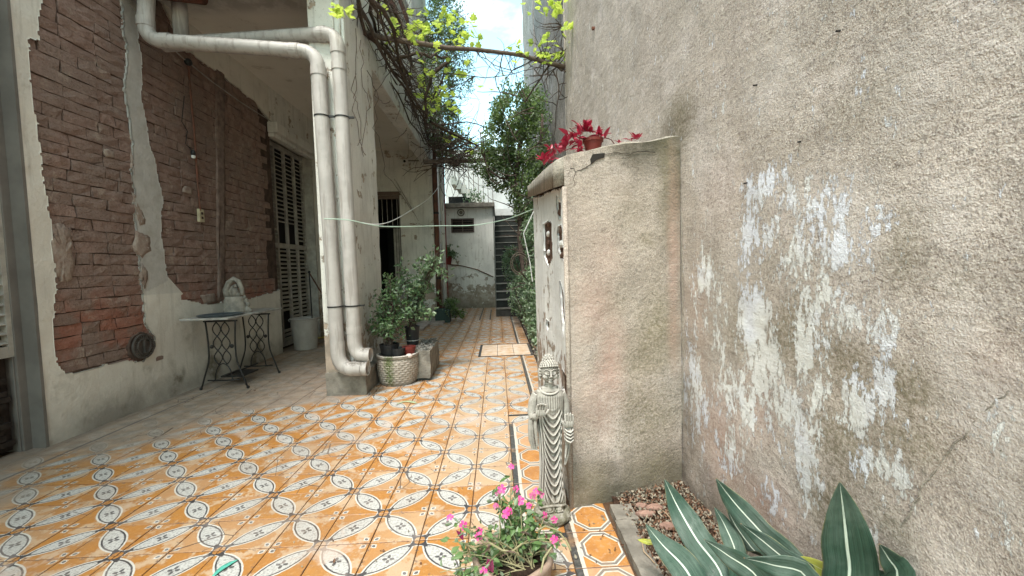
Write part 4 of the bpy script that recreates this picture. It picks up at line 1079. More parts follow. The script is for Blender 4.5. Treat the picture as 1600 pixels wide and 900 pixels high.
# front pipe: comes down the brick wall, runs across under the slab, then down the column
P1 = thing('drainpipe', (-1.50, 3.60, .21), 'front drainpipe, the left of the two on the column, ending in the lower elbow', 'drainpipe', 'drainpipes strapped to the porch column')
Y1 = 3.60
a0 = Vector((-2.80, Y1, 3.62)); a1 = Vector((-2.845, Y1, 3.20)); aC = Vector((-2.85, Y1, 3.06)); a2 = Vector((-2.71, Y1, 3.052))
b0 = Vector((-1.61, Y1, 2.965)); bC = Vector((-1.462, Y1, 2.955)); b1 = Vector((-1.458, Y1, 2.82)); c0 = Vector((-1.415, Y1, .40)); cC = Vector((-1.412, Y1, .255)); c1 = Vector((-1.30, Y1-.01, .252)); c2 = Vector((-1.155, Y1-.02, .252))
b = MB(); b.tube([a0, a1]+arc(a1, aC, a2)[1:-1]+[a2, b0]+arc(b0, bC, b1)[1:-1]+[b1, c0], PR, 20, caps=False); obj('pipe', b, M_PVC, P1, smooth=True)
b = MB(); b.tube([c0+Vector((0, 0, .1)), c0]+arc(c0, cC, c1)[1:-1]+[c1, c2-Vector((.05, 0, 0))], PR*1.06, 20, caps=False); hollow_end(b, c2, (1, -.05, 0), PR*1.06); obj('elbow', b, M_PVC, P1, smooth=True)
for (p, d) in [(a1+Vector((0, 0, .0)), (0, 0, 1)), (a2+Vector((.03, 0, 0)), (1, 0, -.05)), (b0-Vector((.03, 0, 0)), (1, 0, -.05)), (b1-Vector((0, 0, .03)), (0, 0, 1)), (c1+Vector((.02, 0, 0)), (1, 0, 0))]:
    b = MB(); d = Vector(d).normalized(); b.tube([p-d*.035, p+d*.035], PR*1.09, 20); obj('pipe_collar', b, M_PVC, P1, smooth=False)
P2 = thing('drainpipe', (-1.33, 3.62, .21), 'rear drainpipe, the right of the two on the column, ending in the upper elbow', 'drainpipe', 'drainpipes strapped to the porch column')
Y2 = 3.63
d0 = Vector((-2.86, 3.80, 3.13)); d1 = Vector((-1.43, Y2+.02, 3.125)); dC = Vector((-1.297, Y2, 3.13)); d2 = Vector((-1.297, Y2, 2.98)); e0 = Vector((-1.278, Y2, .49)); eC = Vector((-1.276, Y2, .368)); e1 = Vector((-1.21, Y2-.01, .366)); e2 = Vector((-1.135, Y2-.02, .366))
b = MB(); b.tube([d0, d1]+arc(d1, dC, d2)[1:-1]+[d2, e0], PR, 20, caps=False); obj('pipe', b, M_PVC, P2, smooth=True)
b = MB(); b.tube([e0+Vector((0, 0, .1)), e0]+arc(e0, eC, e1)[1:-1]+[e1, e2-Vector((.03, 0, 0))], PR*1.05, 20, caps=False); hollow_end(b, e2, (1, -.05, 0), PR*1.05, .04); obj('elbow', b, M_PVC, P2, smooth=True)
for (p, d) in [(d1, (1, 0, 0)), (d2, (0, 0, 1)), (d2-Vector((0, 0, .14)), (0, 0, 1)), (e0+Vector((0, 0, .1)), (0, 0, 1))]:
    b = MB(); d = Vector(d).normalized(); b.tube([p-d*.03, p+d*.03], PR*1.09, 20); obj('pipe_collar', b, M_PVC, P2, smooth=False)
b = MB(); b.tube([(-2.72, 3.82, 3.62), (-2.72, 3.82, 3.2)], PR, 16); obj('pipe_stub', b, M_PVC, P2, smooth=True)
b = MB(); b.tube([(-2.9, 3.70, 3.55), (-2.45, 3.72, 3.5)], PR*1.3, 16); obj('pipe_branch', b, M_RUST, P2, smooth=True)
for zc in (2.42, .80):
    for (X_, Y_, root) in [(-1.458+(2.82-zc)*.0178, Y1, P1), (-1.297+(2.98-zc)*.0076, Y2, P2)]:
        b = MB(); b.tube([(X_, Y_, zc-.006), (X_, Y_, zc+.006)], PR*1.06, 20); b.box((X_+PR, Y_-.004, zc-.008), (X_+PR+.045, Y_+.012, zc+.008)); obj('pipe_clamp', b, M_IRON, root)

# ------------------------------------------------------------------ conduits, lamp holder, outlet on the brick wall
cb = thing('wall_wiring', (LX, 4.2, 1.7), 'old surface wiring with a lamp holder hanging down the brick wall', 'wiring')
def wpts(l, off=.012): return [tuple(np.array(atx(a, c, LX))+np.array([off, 0, 0])) for a, c in l]
b = MB(); b.tube(wpts([(200, 5), (240, 50), (285, 92), (290, 95)]), .006, 6); b.tube(wpts([(293, 98), (330, 128), (375, 160), (421, 189), (455, 212), (484, 232)]), .006, 6); obj('cable', b, M_SHUT, cb)
b = MB(); b.tube(wpts([(292, 97), (296, 150), (301, 200), (307, 290), (311, 330)]), .009, 8); obj('conduit', b, M_RUST, cb)
b = MB(); b.ball(wpts([(291, 97)], .02)[0], .035, 8, 6); obj('junction_box', b, M_IRON, cb)
b = MB(); b.tube(wpts([(283, 150), (279, 190), (288, 205), (285, 225), (296, 236)], .03), .004, 5); obj('loose_wire', b, M_IRON, cb)
p = Vector(wpts([(297, 240)], .03)[0]); b = MB(); b.lathe([(.018, .03), (.022, .0), (.015, -.02)], p, 10); obj('lamp_holder', b, M_IRON, cb)
b = MB(); b.lathe([(.004, -.035), (.015, -.03), (.02, -.01), (.016, -.004)], p-Vector((0, 0, .015)), 10); obj('lamp_socket', b, M_WHITE, cb)
p = Vector(atx(313, 337, LX)); b = MB(); b.box((LX-.01, p.y-.035, p.z-.065), (LX+.018, p.y+.035, p.z+.065))
outl = obj('wall_outlet', b, simple('yellowed plastic', (.52, .45, .30), .5), None, bevel=.005, loc=p); tag(outl, 'yellowed outlet plate on the bare brick wall above the table', 'outlet')
b = MB(); b.box((LX+.0185, p.y-.014, p.z-.035), (LX+.021, p.y+.014, p.z-.01)); b.box((LX+.0185, p.y-.014, p.z+.01), (LX+.021, p.y+.014, p.z+.035)); obj('outlet_socket', b, M_BARK, outl)
p = aty(665, 439, 8.84); b = MB(); b.box((p[0]-.05, 8.83, p[2]-.06), (p[0]+.05, 8.849, p[2]+.06)); o = obj('wall_outlet', b, bpy.data.materials['yellowed plastic'], None, bevel=.005, loc=tuple(p)); tag(o, 'small cream outlet plate on the porch back wall right of the door', 'outlet')
b = MB(); b.box((p[0]-.015, 8.826, p[2]-.03), (p[0]+.015, 8.829, p[2]+.03)); obj('outlet_socket', b, M_BARK, o)
p = aty(633, 252, 8.7); t = thing('camera_box', (p[0], 8.7, p[2]), 'small white box with dark eye fixed near the porch ceiling corner', 'sensor')  # a small camera box, no lamp in it
b = MB(); b.box((p[0]-.04, 8.70, p[2]-.05), (p[0]+.05, 8.80, p[2]+.05)); obj('housing', b, M_WHITE, t, bevel=.008)
b = MB(); b.tube([(p[0]-.01, 8.71, p[2]), (p[0]-.01, 8.68, p[2])], .025, 12); obj('lens', b, M_BLACKPLASTIC, t)
b = MB(); b.tube([(p[0]+.05, 8.78, p[2]+.03), (-1.33, 8.8, p[2]+.03)], .012, 6); obj('bracket', b, M_GREYPAINT, t)

# ------------------------------------------------------------------ table made from a treadle sewing base
tb = thing('table', (-2.68, 4.3, 0), 'marble topped table on two black cast iron treadle legs against the brick wall', 'table')
TZ = .682
def frame_leg(y0, lean=0):
    g = MB(); x0, x1 = -2.835, -2.50; n = 8
    def P(u, z): return Vector((x0+(x1-x0)*u, y0, z))
    hgt = TZ-.02
    def side(s):
        pts = []
        for k in range(11):
            t = k/10; z = hgt*(1-t)
            w = .05+.0*t
            # narrow waist near top, flared foot
            u = .5+s*(.42-.13*math.sin(min(1, t*1.25)*math.pi)**1.0*.35+(.24*max(0, t-.55)**1.3/.35))
            pts.append(P(u, z))
        return pts
    for s in (-1, 1): g.tube(side(s), .0085, 6); q = side(s)[-1]; g.ball(q+Vector((0, 0, .012)), .016, 6, 4)
    g.tube([P(.03, hgt), P(.97, hgt)], .009, 6)
    # interlaced wavy bars
    for ph, cx in ((0, .38), (math.pi, .38), (0, .62), (math.pi, .62)):
        pts = []
        for k in range(19):
            t = k/18; z = hgt-.01-t*(hgt*.62)
            u = cx+.115*math.sin(t*3*math.pi+ph)*(1)
            pts.append(P(u, z))
        g.tube(pts, .0055, 5)
    # lower arch and cross bar
    pts = [P(.5+.24*math.cos(a), .10+.15*math.sin(a)) for a in [math.pi*k/10 for k in range(11)]]
    g.tube([P(.20, .08)]+[P(.26, .10)]+pts[::-1][1:]+[P(.80, .08)], .006, 5)
    g.tube([P(.5-.46, .09), P(.5, .085), P(.5+.46, .09)], .007, 5)
    for u in (.22, .78): g.ball(P(u, hgt*.63), .02, 6, 4)
    return g
obj('leg', frame_leg(4.0), M_IRON, tb, smooth=True); obj('leg', frame_leg(4.57), M_IRON, tb, smooth=True)
b = MB(); b.tube([(-2.67, 4.01, .12), (-2.67, 4.56, .12)], .008, 6); b.box((-2.78, 4.12, .085), (-2.56, 4.38, .10)); obj('treadle', b, M_IRON, tb)
k_ = NM('grey veined marble', .3, .5); mv = k_.ramp(k_.noise(5, 8, .7, dist=2), .42, .56); M_MARBLE = k_.out(k_.mix(mv, (.30, .29, .275), (.44, .42, .39)))
b = MB(); b.box((-2.975, 3.90, TZ), (-2.53, 4.86, TZ+.02)); obj('table_top', b, M_MARBLE, tb, bevel=.005)
M_PLATE = simple('blue grey enamel tray', (.07, .09, .105), .4, .4, 14, .4)
pt = thing('tray', (-2.72, 4.12, TZ+.022), 'dark blue grey shallow tray lying flat on the marble table', 'tray')
b = MB(); b.lathe([(.0, .002), (.17, .002), (.19, .014), (.197, .014), (.178, .001), (.0, .0)], (-2.745, 4.13, TZ+.0205), 28); obj('tray_dish', b, M_PLATE, pt, smooth=True)
# stone carving on the table: hollow tree-stump house shape
M_STONE = simple('pale carved stone', (.36, .325, .28), .9, .4, 14, .1, .008, 40)
sc = thing('stone_carving', (-2.74, 4.36, TZ+.022), 'pale carved stone ornament shaped like a hooded lantern on the table', 'ornament')
sx, sy, sz = -2.78, 4.42, TZ+.0205
b = MB(); b.lathe([(.105, 0), (.11, .015), (.104, .03), (.108, .07), (.10, .09), (.103, .13), (.092, .155), (.09, .17)], (sx, sy, sz), 22, lambda a, z: 1+.03*math.sin(a*5+z*30)); obj('stone_base', b, M_STONE, sc, smooth=True)
b = MB(); 
for k in range(13):
    t = k/12; a = math.pi*t; pass
hood = [(sx-.07, sy-.01, sz+.16), (sx-.078, sy-.01, sz+.24), (sx-.05, sy, sz+.32), (sx, sy, sz+.355), (sx+.045, sy, sz+.33), (sx+.075, sy, sz+.25), (sx+.082, sy, sz+.18)]
b.tube(hood, [.034, .032, .028, .026, .024, .022, .024], 10); b.ball((sx-.055, sy+.02, sz+.22), .05, 10, 8, (.9, .8, 1.5)); obj('stone_hood', b, M_STONE, sc, smooth=True)
b = MB(); b.ball((sx+.005, sy, sz+.215), .036, 10, 8, (1, 1, 1.3)); b.ball((sx+.01, sy, sz+.275), .024, 10, 7); b.ball((sx+.04, sy-.01, sz+.19), .022, 8, 6); obj('stone_figure', b, M_STONE, sc, smooth=True)
b = MB()
for (dx_, dz_, r_) in [(.12, .03, .03), (.13, .08, .025), (.115, .12, .02), (.10, .16, .018), (.15, .02, .02)]: b.ball((sx+dx_, sy, sz+dz_), r_, 8, 6, (1, .8, 1.2))
obj('stone_side', b, M_STONE, sc, smooth=True)

# ------------------------------------------------------------------ bin, broom sticks, dustpan
bn = thing('bin', (-2.80, 5.98, 0), 'grey beige ribbed plastic bin in front of the far shutter', 'bin')
M_BIN = simple('grey beige bin plastic', (.37, .335, .30), .5, .2, 9, .35)
b = MB(); b.lathe([(.0, .004), (.145, .004), (.15, .02), (.185, .44), (.176, .44), (.143, .03), (.0, .02)], (-2.80, 5.98, 0), 40, lambda a, z: 1+.012*(math.cos(a*12) > .85)); obj('bin_body', b, M_BIN, bn, smooth=False)
b = MB(); n = 32; b.tube([(-2.80+.19*math.cos(2*math.pi*k/n), 5.98+.19*math.sin(2*math.pi*k/n), .445) for k in range(n+1)], .010, 6); obj('bin_rim', b, M_BIN, bn, smooth=True)
for s in (-1, 1): b = MB(); b.tube([(-2.8+s*.20, 5.95, .40), (-2.8+s*.215, 5.95, .43), (-2.8+s*.215, 6.01, .43), (-2.8+s*.20, 6.01, .40)], .007, 5); obj('bin_handle', b, M_BIN, bn)
for q, (top, bot, lab) in enumerate([((470, 400), (530, 500), 'longer dark broom stick leaning into the corner past the shutter'), ((478, 418), (545, 530), 'shorter dark stick leaning beside the broom by the drainpipes')]):
    pa, pb = aty(*top, 6.98), aty(*bot, 6.6)
    pb = atz(bot[0], bot[1]+14, .02) if q == 0 else aty(540, 520, 6.3)
    s_ = thing('broom', tuple(pb), lab, 'broom', 'sticks leaning by the shutter')
    b = MB(); b.tube([tuple(pa), tuple(pb)], .011, 6); obj('handle', b, M_RUST if q else M_BARK, s_, smooth=True)
    b = MB(); b.box((pb[0]-.03, pb[1]-.12, pb[2]-.03), (pb[0]+.03, pb[1]+.12, pb[2]+.02)); obj('brush_head', b, M_BARK, s_)
pa = aty(483, 425, 5.9); b = MB(); b.tube([tuple(pa), (pa[0], pa[1]+.02, .25)], .009, 6); b.ball(tuple(pa), .02, 6, 5)
o = obj('toilet_brush' if False else 'cleaning_stick', b, M_BLACKPLASTIC, None, loc=tuple(pa)); tag(o, 'thin upright dark stick standing in the beige bin', 'stick')
p = atz(503, 527, 0); t = thing('dustpan', (p[0], p[1], 0), 'yellow dustpan lying on the porch floor behind the bin', 'dustpan')
M_YEL = simple('yellow plastic', (.58, .45, .05), .5, .2, 10, .4)
b = MB(); b.box((p[0]-.12, p[1]-.12, .003), (p[0]+.12, p[1]+.12, .010)); b.box((p[0]-.12, p[1]+.113, .0105), (p[0]+.12, p[1]+.12, .05)); b.box((p[0]-.12, p[1]-.12, .0105), (p[0]-.113, p[1]+.112, .04)); b.box((p[0]+.113, p[1]-.12, .0105), (p[0]+.12, p[1]+.112, .04)); obj('pan', b, M_YEL, t)
b = MB(); b.tube([(p[0], p[1]+.12, .04), (p[0], p[1]+.28, .06)], .012, 8); obj('handle', b, M_YEL, t)

# ------------------------------------------------------------------ leaves
def leaf_cloud(name, C, L_, W_, mat, parent, up=.3, fold=.25, dirs=None):
    """C: (n,3) leaf base points; every leaf is two folded quads"""
    n = len(C); C = np.asarray(C, float)
    d = np.random.normal(size=(n, 3)) if dirs is None else dirs+np.random.normal(size=(n, 3))*.5
    d[:, 2] += up; d /= np.linalg.norm(d, axis=1)[:, None]
    s = np.cross(d, np.random.normal(size=(n, 3))); s /= np.linalg.norm(s, axis=1)[:, None]
    nn = np.cross(s, d)
    L = (L_*np.random.uniform(.6, 1.25, n))[:, None]; W = (W_*np.random.uniform(.65, 1.2, n))[:, None]
    b0 = C; tip = C+d*L-nn*L*.15
    m1 = C+d*L*.38+nn*L*.05; 
    l1 = C+d*L*.30+s*W*.5+nn*W*fold; r1 = C+d*L*.30-s*W*.5+nn*W*fold
    l2 = C+d*L*.68+s*W*.36+nn*W*fold*.6; r2 = C+d*L*.68-s*W*.36+nn*W*fold*.6
    V = np.stack([b0, l1, l2, tip, r2, r1], 1).reshape(-1, 3)
    q = np.arange(n)*6
    F = np.concatenate([np.stack([q, q+1, q+2, q+3], 1), np.stack([q, q+3, q+4, q+5], 1)])
    off = np.array(woff(parent)) if parent else 0
    return link(name, nmesh(name, V-off, F, mat), parent)
def twig(mb, p, d, L_, r0, r1, n=7, wig=.35, grav=0, sides=5):
    p = Vector(p); d = Vector(d).normalized(); pts = [p.copy()]
    for k in range(n):
        d = (d+Vector((random.gauss(0, wig), random.gauss(0, wig), random.gauss(0, wig)+grav))*.5).normalized()
        p = p+d*(L_/n); pts.append(p.copy())
    mb.tube(pts, [r0+(r1-r0)*k/n for k in range(n+1)], sides, caps=False)
    return pts

# creeper at the right, beyond the wall stub
cr = thing('creeper', (.7, 6.5, 0), 'dense dark green small leaved creeper climbing the grey wall beyond the stub', 'creeper')
def lobes(specs, dens):
    out = []
    for (c, r, n) in specs:
        n = int(n*dens); a = np.random.normal(size=(n, 3)); a /= np.linalg.norm(a, axis=1)[:, None]
        rad = np.random.uniform(.35, 1.0, n)**.5
        nn_ = np.array([noise.noise(Vector(v)*2.5+Vector(c)) for v in a])
        rad = rad*(1+.35*nn_)
        out.append(np.array(c)+a*np.array(r)*rad[:, None])
    return np.concatenate(out)
def clump(P, sc=3.2, th=-.05):
    k = np.array([noise.noise(Vector(p)*sc) > th+random.uniform(-.15, .15) for p in P]); return P[k]
spec = [((.40, 7.0, 3.62), (.46, .9, .46), 3600), ((.10, 7.2, 3.25), (.34, .7, .42), 1800), ((.62, 6.8, 3.1), (.30, .9, .75), 3200), ((.15, 7.4, 2.75), (.38, .6, .30), 1300),
        ((.50, 7.2, 2.3), (.28, .7, .45), 1500), ((.66, 6.6, 2.1), (.24, .8, .7), 1800), ((.05, 7.6, 3.0), (.55, .5, .28), 1100), ((.62, 6.2, 1.4), (.24, .8, .6), 2300), ((.58, 6.2, .75), (.26, 1.1, .5), 2600), ((.60, 5.6, .40), (.24, .9, .35), 2200), ((.60, 4.6, .28), (.2, .7, .22), 700),
        ((.46, 7.6, .55), (.28, .6, .45), 1200), ((.30, 8.3, 1.2), (.2, .4, .4), 500)]
P = clump(lobes(spec[:7], 2.0)); P = P[P[:, 0] < .93]; leaf_cloud('foliage', P, .052, .030, M_IVY, cr, up=.25)
P = clump(lobes(spec[7:], 1.9), 4, -.1); P = P[(P[:, 0] < .93) & (P[:, 2] > .02)]; leaf_cloud('foliage', P, .062, .030, M_IVYL, cr, up=-.25)
b = MB()
b.tube([(.50, 6.9, 0), (.46, 6.95, .9), (.40, 7.0, 1.6), (.44, 7.05, 2.1), (.36, 7.05, 2.6), (.45, 7.0, 3.2), (.42, 7.0, 3.7)], [.055, .05, .05, .045, .05, .035, .02], 8)
b.tube([(.42, 7.02, 2.2), (.25, 7.05, 2.55), (.16, 7.0, 2.95), (.22, 7.0, 3.3)], [.035, .03, .022, .015], 7)
b.tube([(.36, 7.05, 2.6), (.1, 7.1, 2.62), (-.08, 7.1, 2.75), (-.2, 7.1, 3.05), (-.22, 7.1, 3.4)], [.022, .02, .018, .016, .01], 6)
b.tube([(.75, 6.6, 0), (.8, 6.7, 1.5), (.74, 6.7, 2.6), (.8, 6.7, 3.6)], [.05, .05, .04, .02], 7)
for k in range(60):
    z = random.uniform(.3, 3.6); twig(b, (random.uniform(.3, .8), random.uniform(5.6, 7.4), z), (random.uniform(-1, .3), random.uniform(-1, .6), random.uniform(-.4, .8)), random.uniform(.3, .7), .010, .003)
obj('trunk', b, M_BARK, cr, smooth=True)
b = MB(); c_ = Vector(aty(812, 412, 6.0)); n = 20
for rr in (.13, .105): b.tube([c_+Vector((rr*math.cos(2*math.pi*k/n), 0, rr*1.25*math.sin(2*math.pi*k/n))) for k in range(n+1)], .007, 6)
o = obj('wire_hoop', b, M_WOOD, None, loc=tuple(c_)); tag(o, 'round grey wire hoop hanging among the creeper leaves', 'hoop')

# dark climber on the upper corner of the house
dc = thing('wall_climber', (-1.0, 8.4, 4), 'dark fine leaved climber hanging off the upper corner of the house', 'creeper')
P = clump(lobes([((-1.05, 8.2, 5.0), (.42, .9, 1.0), 3600), ((-.85, 8.6, 6.0), (.38, .8, .9), 2600), ((-1.0, 8.4, 4.0), (.40, .8, .6), 2200), ((-.75, 8.4, 3.5), (.40, .7, .35), 1300), ((-.62, 8.4, 5.1), (.3, .5, .7), 800), ((-.95, 8.4, 7.0), (.45, .8, .8), 1500)], 2.0), 2.6, -.12)
leaf_cloud('foliage', P, .045, .024, M_IVY, dc, up=-.2)
b = MB()
for k in range(110):
    twig(b, (random.uniform(-1.3, -.7), random.uniform(7.8, 8.8), random.uniform(3.3, 6.8)), (random.uniform(-.2, 1), random.uniform(-.6, .4), random.uniform(-.6, .8)), random.uniform(.4, 1.1), .007, .002, grav=-.05, sides=4)
obj('stems', b, M_BARK, dc)

# grapevine tangled along the parapet and across the passage
vn = thing('grapevine', (-1.2, 5.5, 3.4), 'bare tangled grapevine with bright young leaves along the parapet and overhead pole', 'vine')
b = MB(); main = MB()
ends = []
for k in range(9):       # long cables of old wood along the beam
    y = 3.75; p = Vector((-1.22+random.uniform(-.04, .1), y, 3.9+random.uniform(-.35, .55))); pts = [p.copy()]
    while y < 8.7:
        y += .32; tz = 3.62+.28*math.sin(y*.9+k)+random.gauss(0, .08)
        p = Vector((-1.20+.16*math.sin(y*1.3+k*2)+random.uniform(0, .10), y, p.z+(tz-p.z)*.35+random.gauss(0, .05))); pts.append(p.copy())
    main.tube(pts, [.022-.0013*min(12, q) if k < 3 else .010 for q in range(len(pts))], 6, caps=False); ends += pts
for k in range(240):
    s0 = random.choice(ends); f = min(1, (s0.y-3.6)/4)
    pts = twig(b, s0, (random.uniform(-.1, 1.0), random.uniform(-.5, 1), random.uniform(-1.0, .8)), random.uniform(.3, .95)*(.7+.5*f), .006, .0018, grav=random.choice([-.12, 0, .05]), sides=4, wig=.5)
    if k % 3 == 0: ends2 = pts[-3:]
# the dense knot hanging further back
knot = []
for k in range(130):
    s0 = Vector((random.uniform(-1.0, -.3), random.uniform(7.2, 8.2), random.uniform(2.95, 3.45)))
    twig(b, s0, (random.uniform(-1, 1), random.uniform(-.4, .4), random.uniform(-.3, .3)), random.uniform(.4, 1.0), .008, .003, wig=.45, sides=4)
# big crooked limbs
def limb(l, r): 
    pts = [aty(x, y, Y) for x, y, Y in l]; out = []
    for a_, c_ in zip(pts[:-1], pts[1:]):
        for t in (0, .33, .66): out.append(Vector(a_+(c_-a_)*t)+Vector([random.gauss(0, .008) for _ in range(3)]))
    out.append(Vector(pts[-1])); main.tube(out, [r*(1-.45*k/len(out)) for k in range(len(out))], 7, caps=False); return out
limbs = [limb([(612, 95, 4.9), (650, 82, 5.1), (680, 88, 5.3), (705, 92, 5.6)], .022), limb([(700, 95, 5.6), (675, 118, 5.6), (665, 150, 5.7), (667, 185, 5.9)], .026), limb([(700, 92, 5.6), (690, 130, 5.7), (672, 160, 5.8)], .016),
         limb([(560, 5, 4.2), (585, 55, 4.4), (600, 90, 4.7), (625, 130, 5.2), (650, 165, 5.8), (665, 190, 6.2)], .02), limb([(672, 190, 6.0), (700, 205, 6.5), (735, 222, 7.0), (765, 238, 7.2)], .020), limb([(690, 195, 6.6), (730, 190, 7), (780, 205, 7.2)], .012),
         limb([(755, 215, 7.0), (757, 250, 7.0), (765, 275, 7.0), (775, 288, 7.0), (790, 280, 7.0)], .014), limb([(880, 110, 5.0), (860, 95, 5.0), (845, 125, 5.0), (820, 160, 5.2)], .014), limb([(865, 110, 5.0), (875, 130, 5.0), (870, 165, 5.0)], .009), limb([(840, 90, 4.9), (800, 110, 5), (760, 95, 5.1), (735, 70, 5.2)], .006), limb([(700, 115, 5.4), (760, 122, 5.3), (800, 115, 5.2), (850, 103, 5)], .006)]
for L_ in limbs:
    for k in range(9):
        s0 = random.choice(L_); twig(b, s0, (random.uniform(-1, 1), random.uniform(-.5, .5), random.uniform(-1, 1)), random.uniform(.2, .6), .006, .0018, wig=.5, sides=4)
poleP = [Vector(aty(*q)) for q in [(566, 50, 4.45), (600, 60, 4.5), (650, 67, 4.6), (700, 75, 4.7), (740, 77, 4.75), (800, 84, 4.85), (822, 88, 4.9)]]
for k in range(40):
    s0 = random.choice(poleP)+Vector((random.uniform(-.2, .2), 0, 0)); twig(b, s0, (random.uniform(-1, 1), random.uniform(-.3, .6), random.uniform(-1, .3)), random.uniform(.2, .6), .004, .0014, wig=.5, sides=4)
for q in [(870, 105, 5.0), (878, 40, 4.9), (850, 95, 5), (880, 80, 5)]:
    for k in range(9): twig(b, aty(*q), (random.uniform(-1, .3), random.uniform(-.5, .3), random.uniform(-1, .8)), random.uniform(.15, .45), .006, .0018, wig=.5, sides=4)
# thin tendrils hanging down the column and into the porch opening
for path in [[(556, 45), (560, 110), (553, 150), (566, 190), (556, 240)], [(562, 60), (566, 130), (580, 165), (570, 200), (563, 260)], [(558, 115), (552, 160), (560, 220), (575, 255)], [(590, 140), (585, 200), (600, 260), (610, 290)], [(575, 110), (588, 150), (600, 160), (612, 158)]]:
    pts = [Vector(aty(x, y, 3.66 if x < 582 else 4.5)) for x, y in path]; out = []
    for a_, c_ in zip(pts[:-1], pts[1:]):
        for t in (0, .25, .5, .75): out.append(a_+(c_-a_)*t+Vector([random.gauss(0, .012) for _ in range(3)]))
    b.tube(out, .0035, 5, caps=False)
tag(obj('twigs', b, M_BARK, vn, smooth=True), kind='stuff'); obj('stem', main, M_BARK, vn, smooth=True)
# lobed vine leaf, 5 points
def vine_leaf():
    n = 15; ring = [(0, -.05)]
    lob = [(0.10, -.28), (.30, -.32), (.28, -.15), (.46, -.05), (.40, .12), (.26, .16), (.30, .38), (.14, .34), (0, .60)]
    pts = [(0, 0)]+[(x, y+.25) for x, y in lob]+[(-x, y+.25) for x, y in lob[-2::-1]]
    return pts
def vleaf_mesh(seed):
    rnd_ = random.Random(seed); pts = vine_leaf(); V = []
    for (x, y) in pts: V.append((x*(1+rnd_.uniform(-.08, .08)), y*(1+rnd_.uniform(-.08, .08)), -.35*abs(x)+.1*math.sin(5*y+seed)+rnd_.uniform(-.02, .02)-.25*y*y))
    mb_ = MB(); mb_.add([(v[0]*.1, v[1]*.1, v[2]*.1) for v in V], [(0, k, k+1) for k in range(1, len(V)-1)]+[(0, len(V)-1, 1)]); return mb_.mesh('leaf', M_VINE, smooth=False)
vls = [vleaf_mesh(s_) for s_ in range(6)]
clusters = [(525, 12, 3.5, 8, 16), (540, 22, 3.6, 4, 10), (600, 25, 4.4, 7, 26), (612, 50, 4.6, 7, 24), (640, 40, 4.7, 14, 26), (665, 35, 4.7, 12, 20), (655, 58, 4.7, 6, 18), (700, 30, 5.0, 16, 24), (725, 48, 5.0, 16, 20), (710, 60, 5.0, 8, 20), (745, 62, 5.0, 7, 14), (690, 100, 5.5, 12, 26), (680, 140, 5.8, 22, 26),
            (672, 165, 6.0, 14, 20), (722, 118, 5.4, 5, 8), (700, 160, 6.0, 10, 26), (720, 185, 6.4, 8, 22), (650, 110, 5.4, 6, 22), (812, 80, 4.9, 10, 14), (842, 82, 4.9, 14, 24), (862, 78, 4.9, 12, 20), (878, 90, 5.0, 8, 10), (900, 40, 4.6, 8, 16), (852, 8, 4.6, 12, 20), (872, 12, 4.6, 8, 14), (905, 60, 4.6, 5, 12), (895, 45, 4.6, 4, 12),
            (735, 230, 7.2, 5, 26), (700, 215, 7.2, 5, 20), (770, 130, 7, 5, 20)]
off = woff(vn)
for (px, py, Y, n, spread) in clusters:
    for k in range(n):
        p = Vector(aty(px+random.gauss(0, spread*.55), py+random.gauss(0, spread*.5), Y+random.uniform(-.2, .2)))-off
        if p.x+off.x < -1.22: p.x = -1.22-off.x
        o = link('leaf', random.choice(vls), vn, p); s_ = random.uniform(.65, 1.25)*(.75+.05*Y)
        o.scale = (s_, s_, s_); o.rotation_euler = (random.uniform(-.7, 1.2), random.uniform(-.8, .8), random.uniform(0, 6.28))
b = MB(); b.tube(poleP+[Vector(aty(850, 97, 4.95)), Vector((.875, 5.0, 3.47))], [.028, .03, .028, .026, .024, .022, .022, .025, .028], 8)
o = obj('overhead_pole', b, M_WOOD, None, smooth=True, loc=tuple(poleP[3])); tag(o, 'crooked grey wooden pole spanning from the parapet to the stucco wall', 'pole')
b = MB(); b.box((-1.34, 7.9, 3.10), (.95, 7.96, 3.17)); o = obj('trellis_bar', b, M_WOOD, None, loc=(-.2, 7.93, 3.1)); tag(o, 'straight horizontal bar carrying the tangled twigs further down the passage', 'bar')

# ------------------------------------------------------------------ washing lines
def rope(name, l, r, lab, mat):
    pts = [Vector(aty(*q)) for q in l]; out = []
    m = len(pts)
    for k in range(m-1):      # catmull-rom
        p0, p1, p2, p3 = pts[max(k-1, 0)], pts[k], pts[k+1], pts[min(k+2, m-1)]
        for t in [q/8 for q in range(8)]: out.append(.5*((2*p1)+(p2-p0)*t+(2*p0-5*p1+4*p2-p3)*t*t+(3*p1-p0-3*p2+p3)*t**3))
    out.append(pts[-1]); b = MB(); b.tube(out, r, 5); o = obj(name, b, mat, None, loc=tuple(pts[0])); tag(o, lab, 'rope', 'washing lines across the passage'); return o
M_ROPE = simple('white cord', (.62, .62, .60), .7, .2, 10)
M_ROPEG = simple('pale green cord', (.42, .55, .45), .7, .2, 10)
rope('washing_line', [(506, 342, 3.52), (545, 344, 3.52), (600, 354, 3.75), (680, 353, 4.4), (740, 352, 4.6), (790, 343, 4.3), (836, 326, 3.35)], .0045, 'sagging washing line running level from the drainpipes to the wall stub', M_ROPEG)
rope('washing_line', [(545, 344, 3.52), (597, 350, 3.9), (640, 330, 5), (675, 305, 6.5), (695, 275, 8), (708, 250, 9)], .0045, 'second washing line rising steeply towards the far end of the passage', M_ROPE)
pp = [Vector(aty(*q)) for q in [(834, 330, 5.0), (818, 365, 5), (828, 410, 5), (832, 440, 5)]]
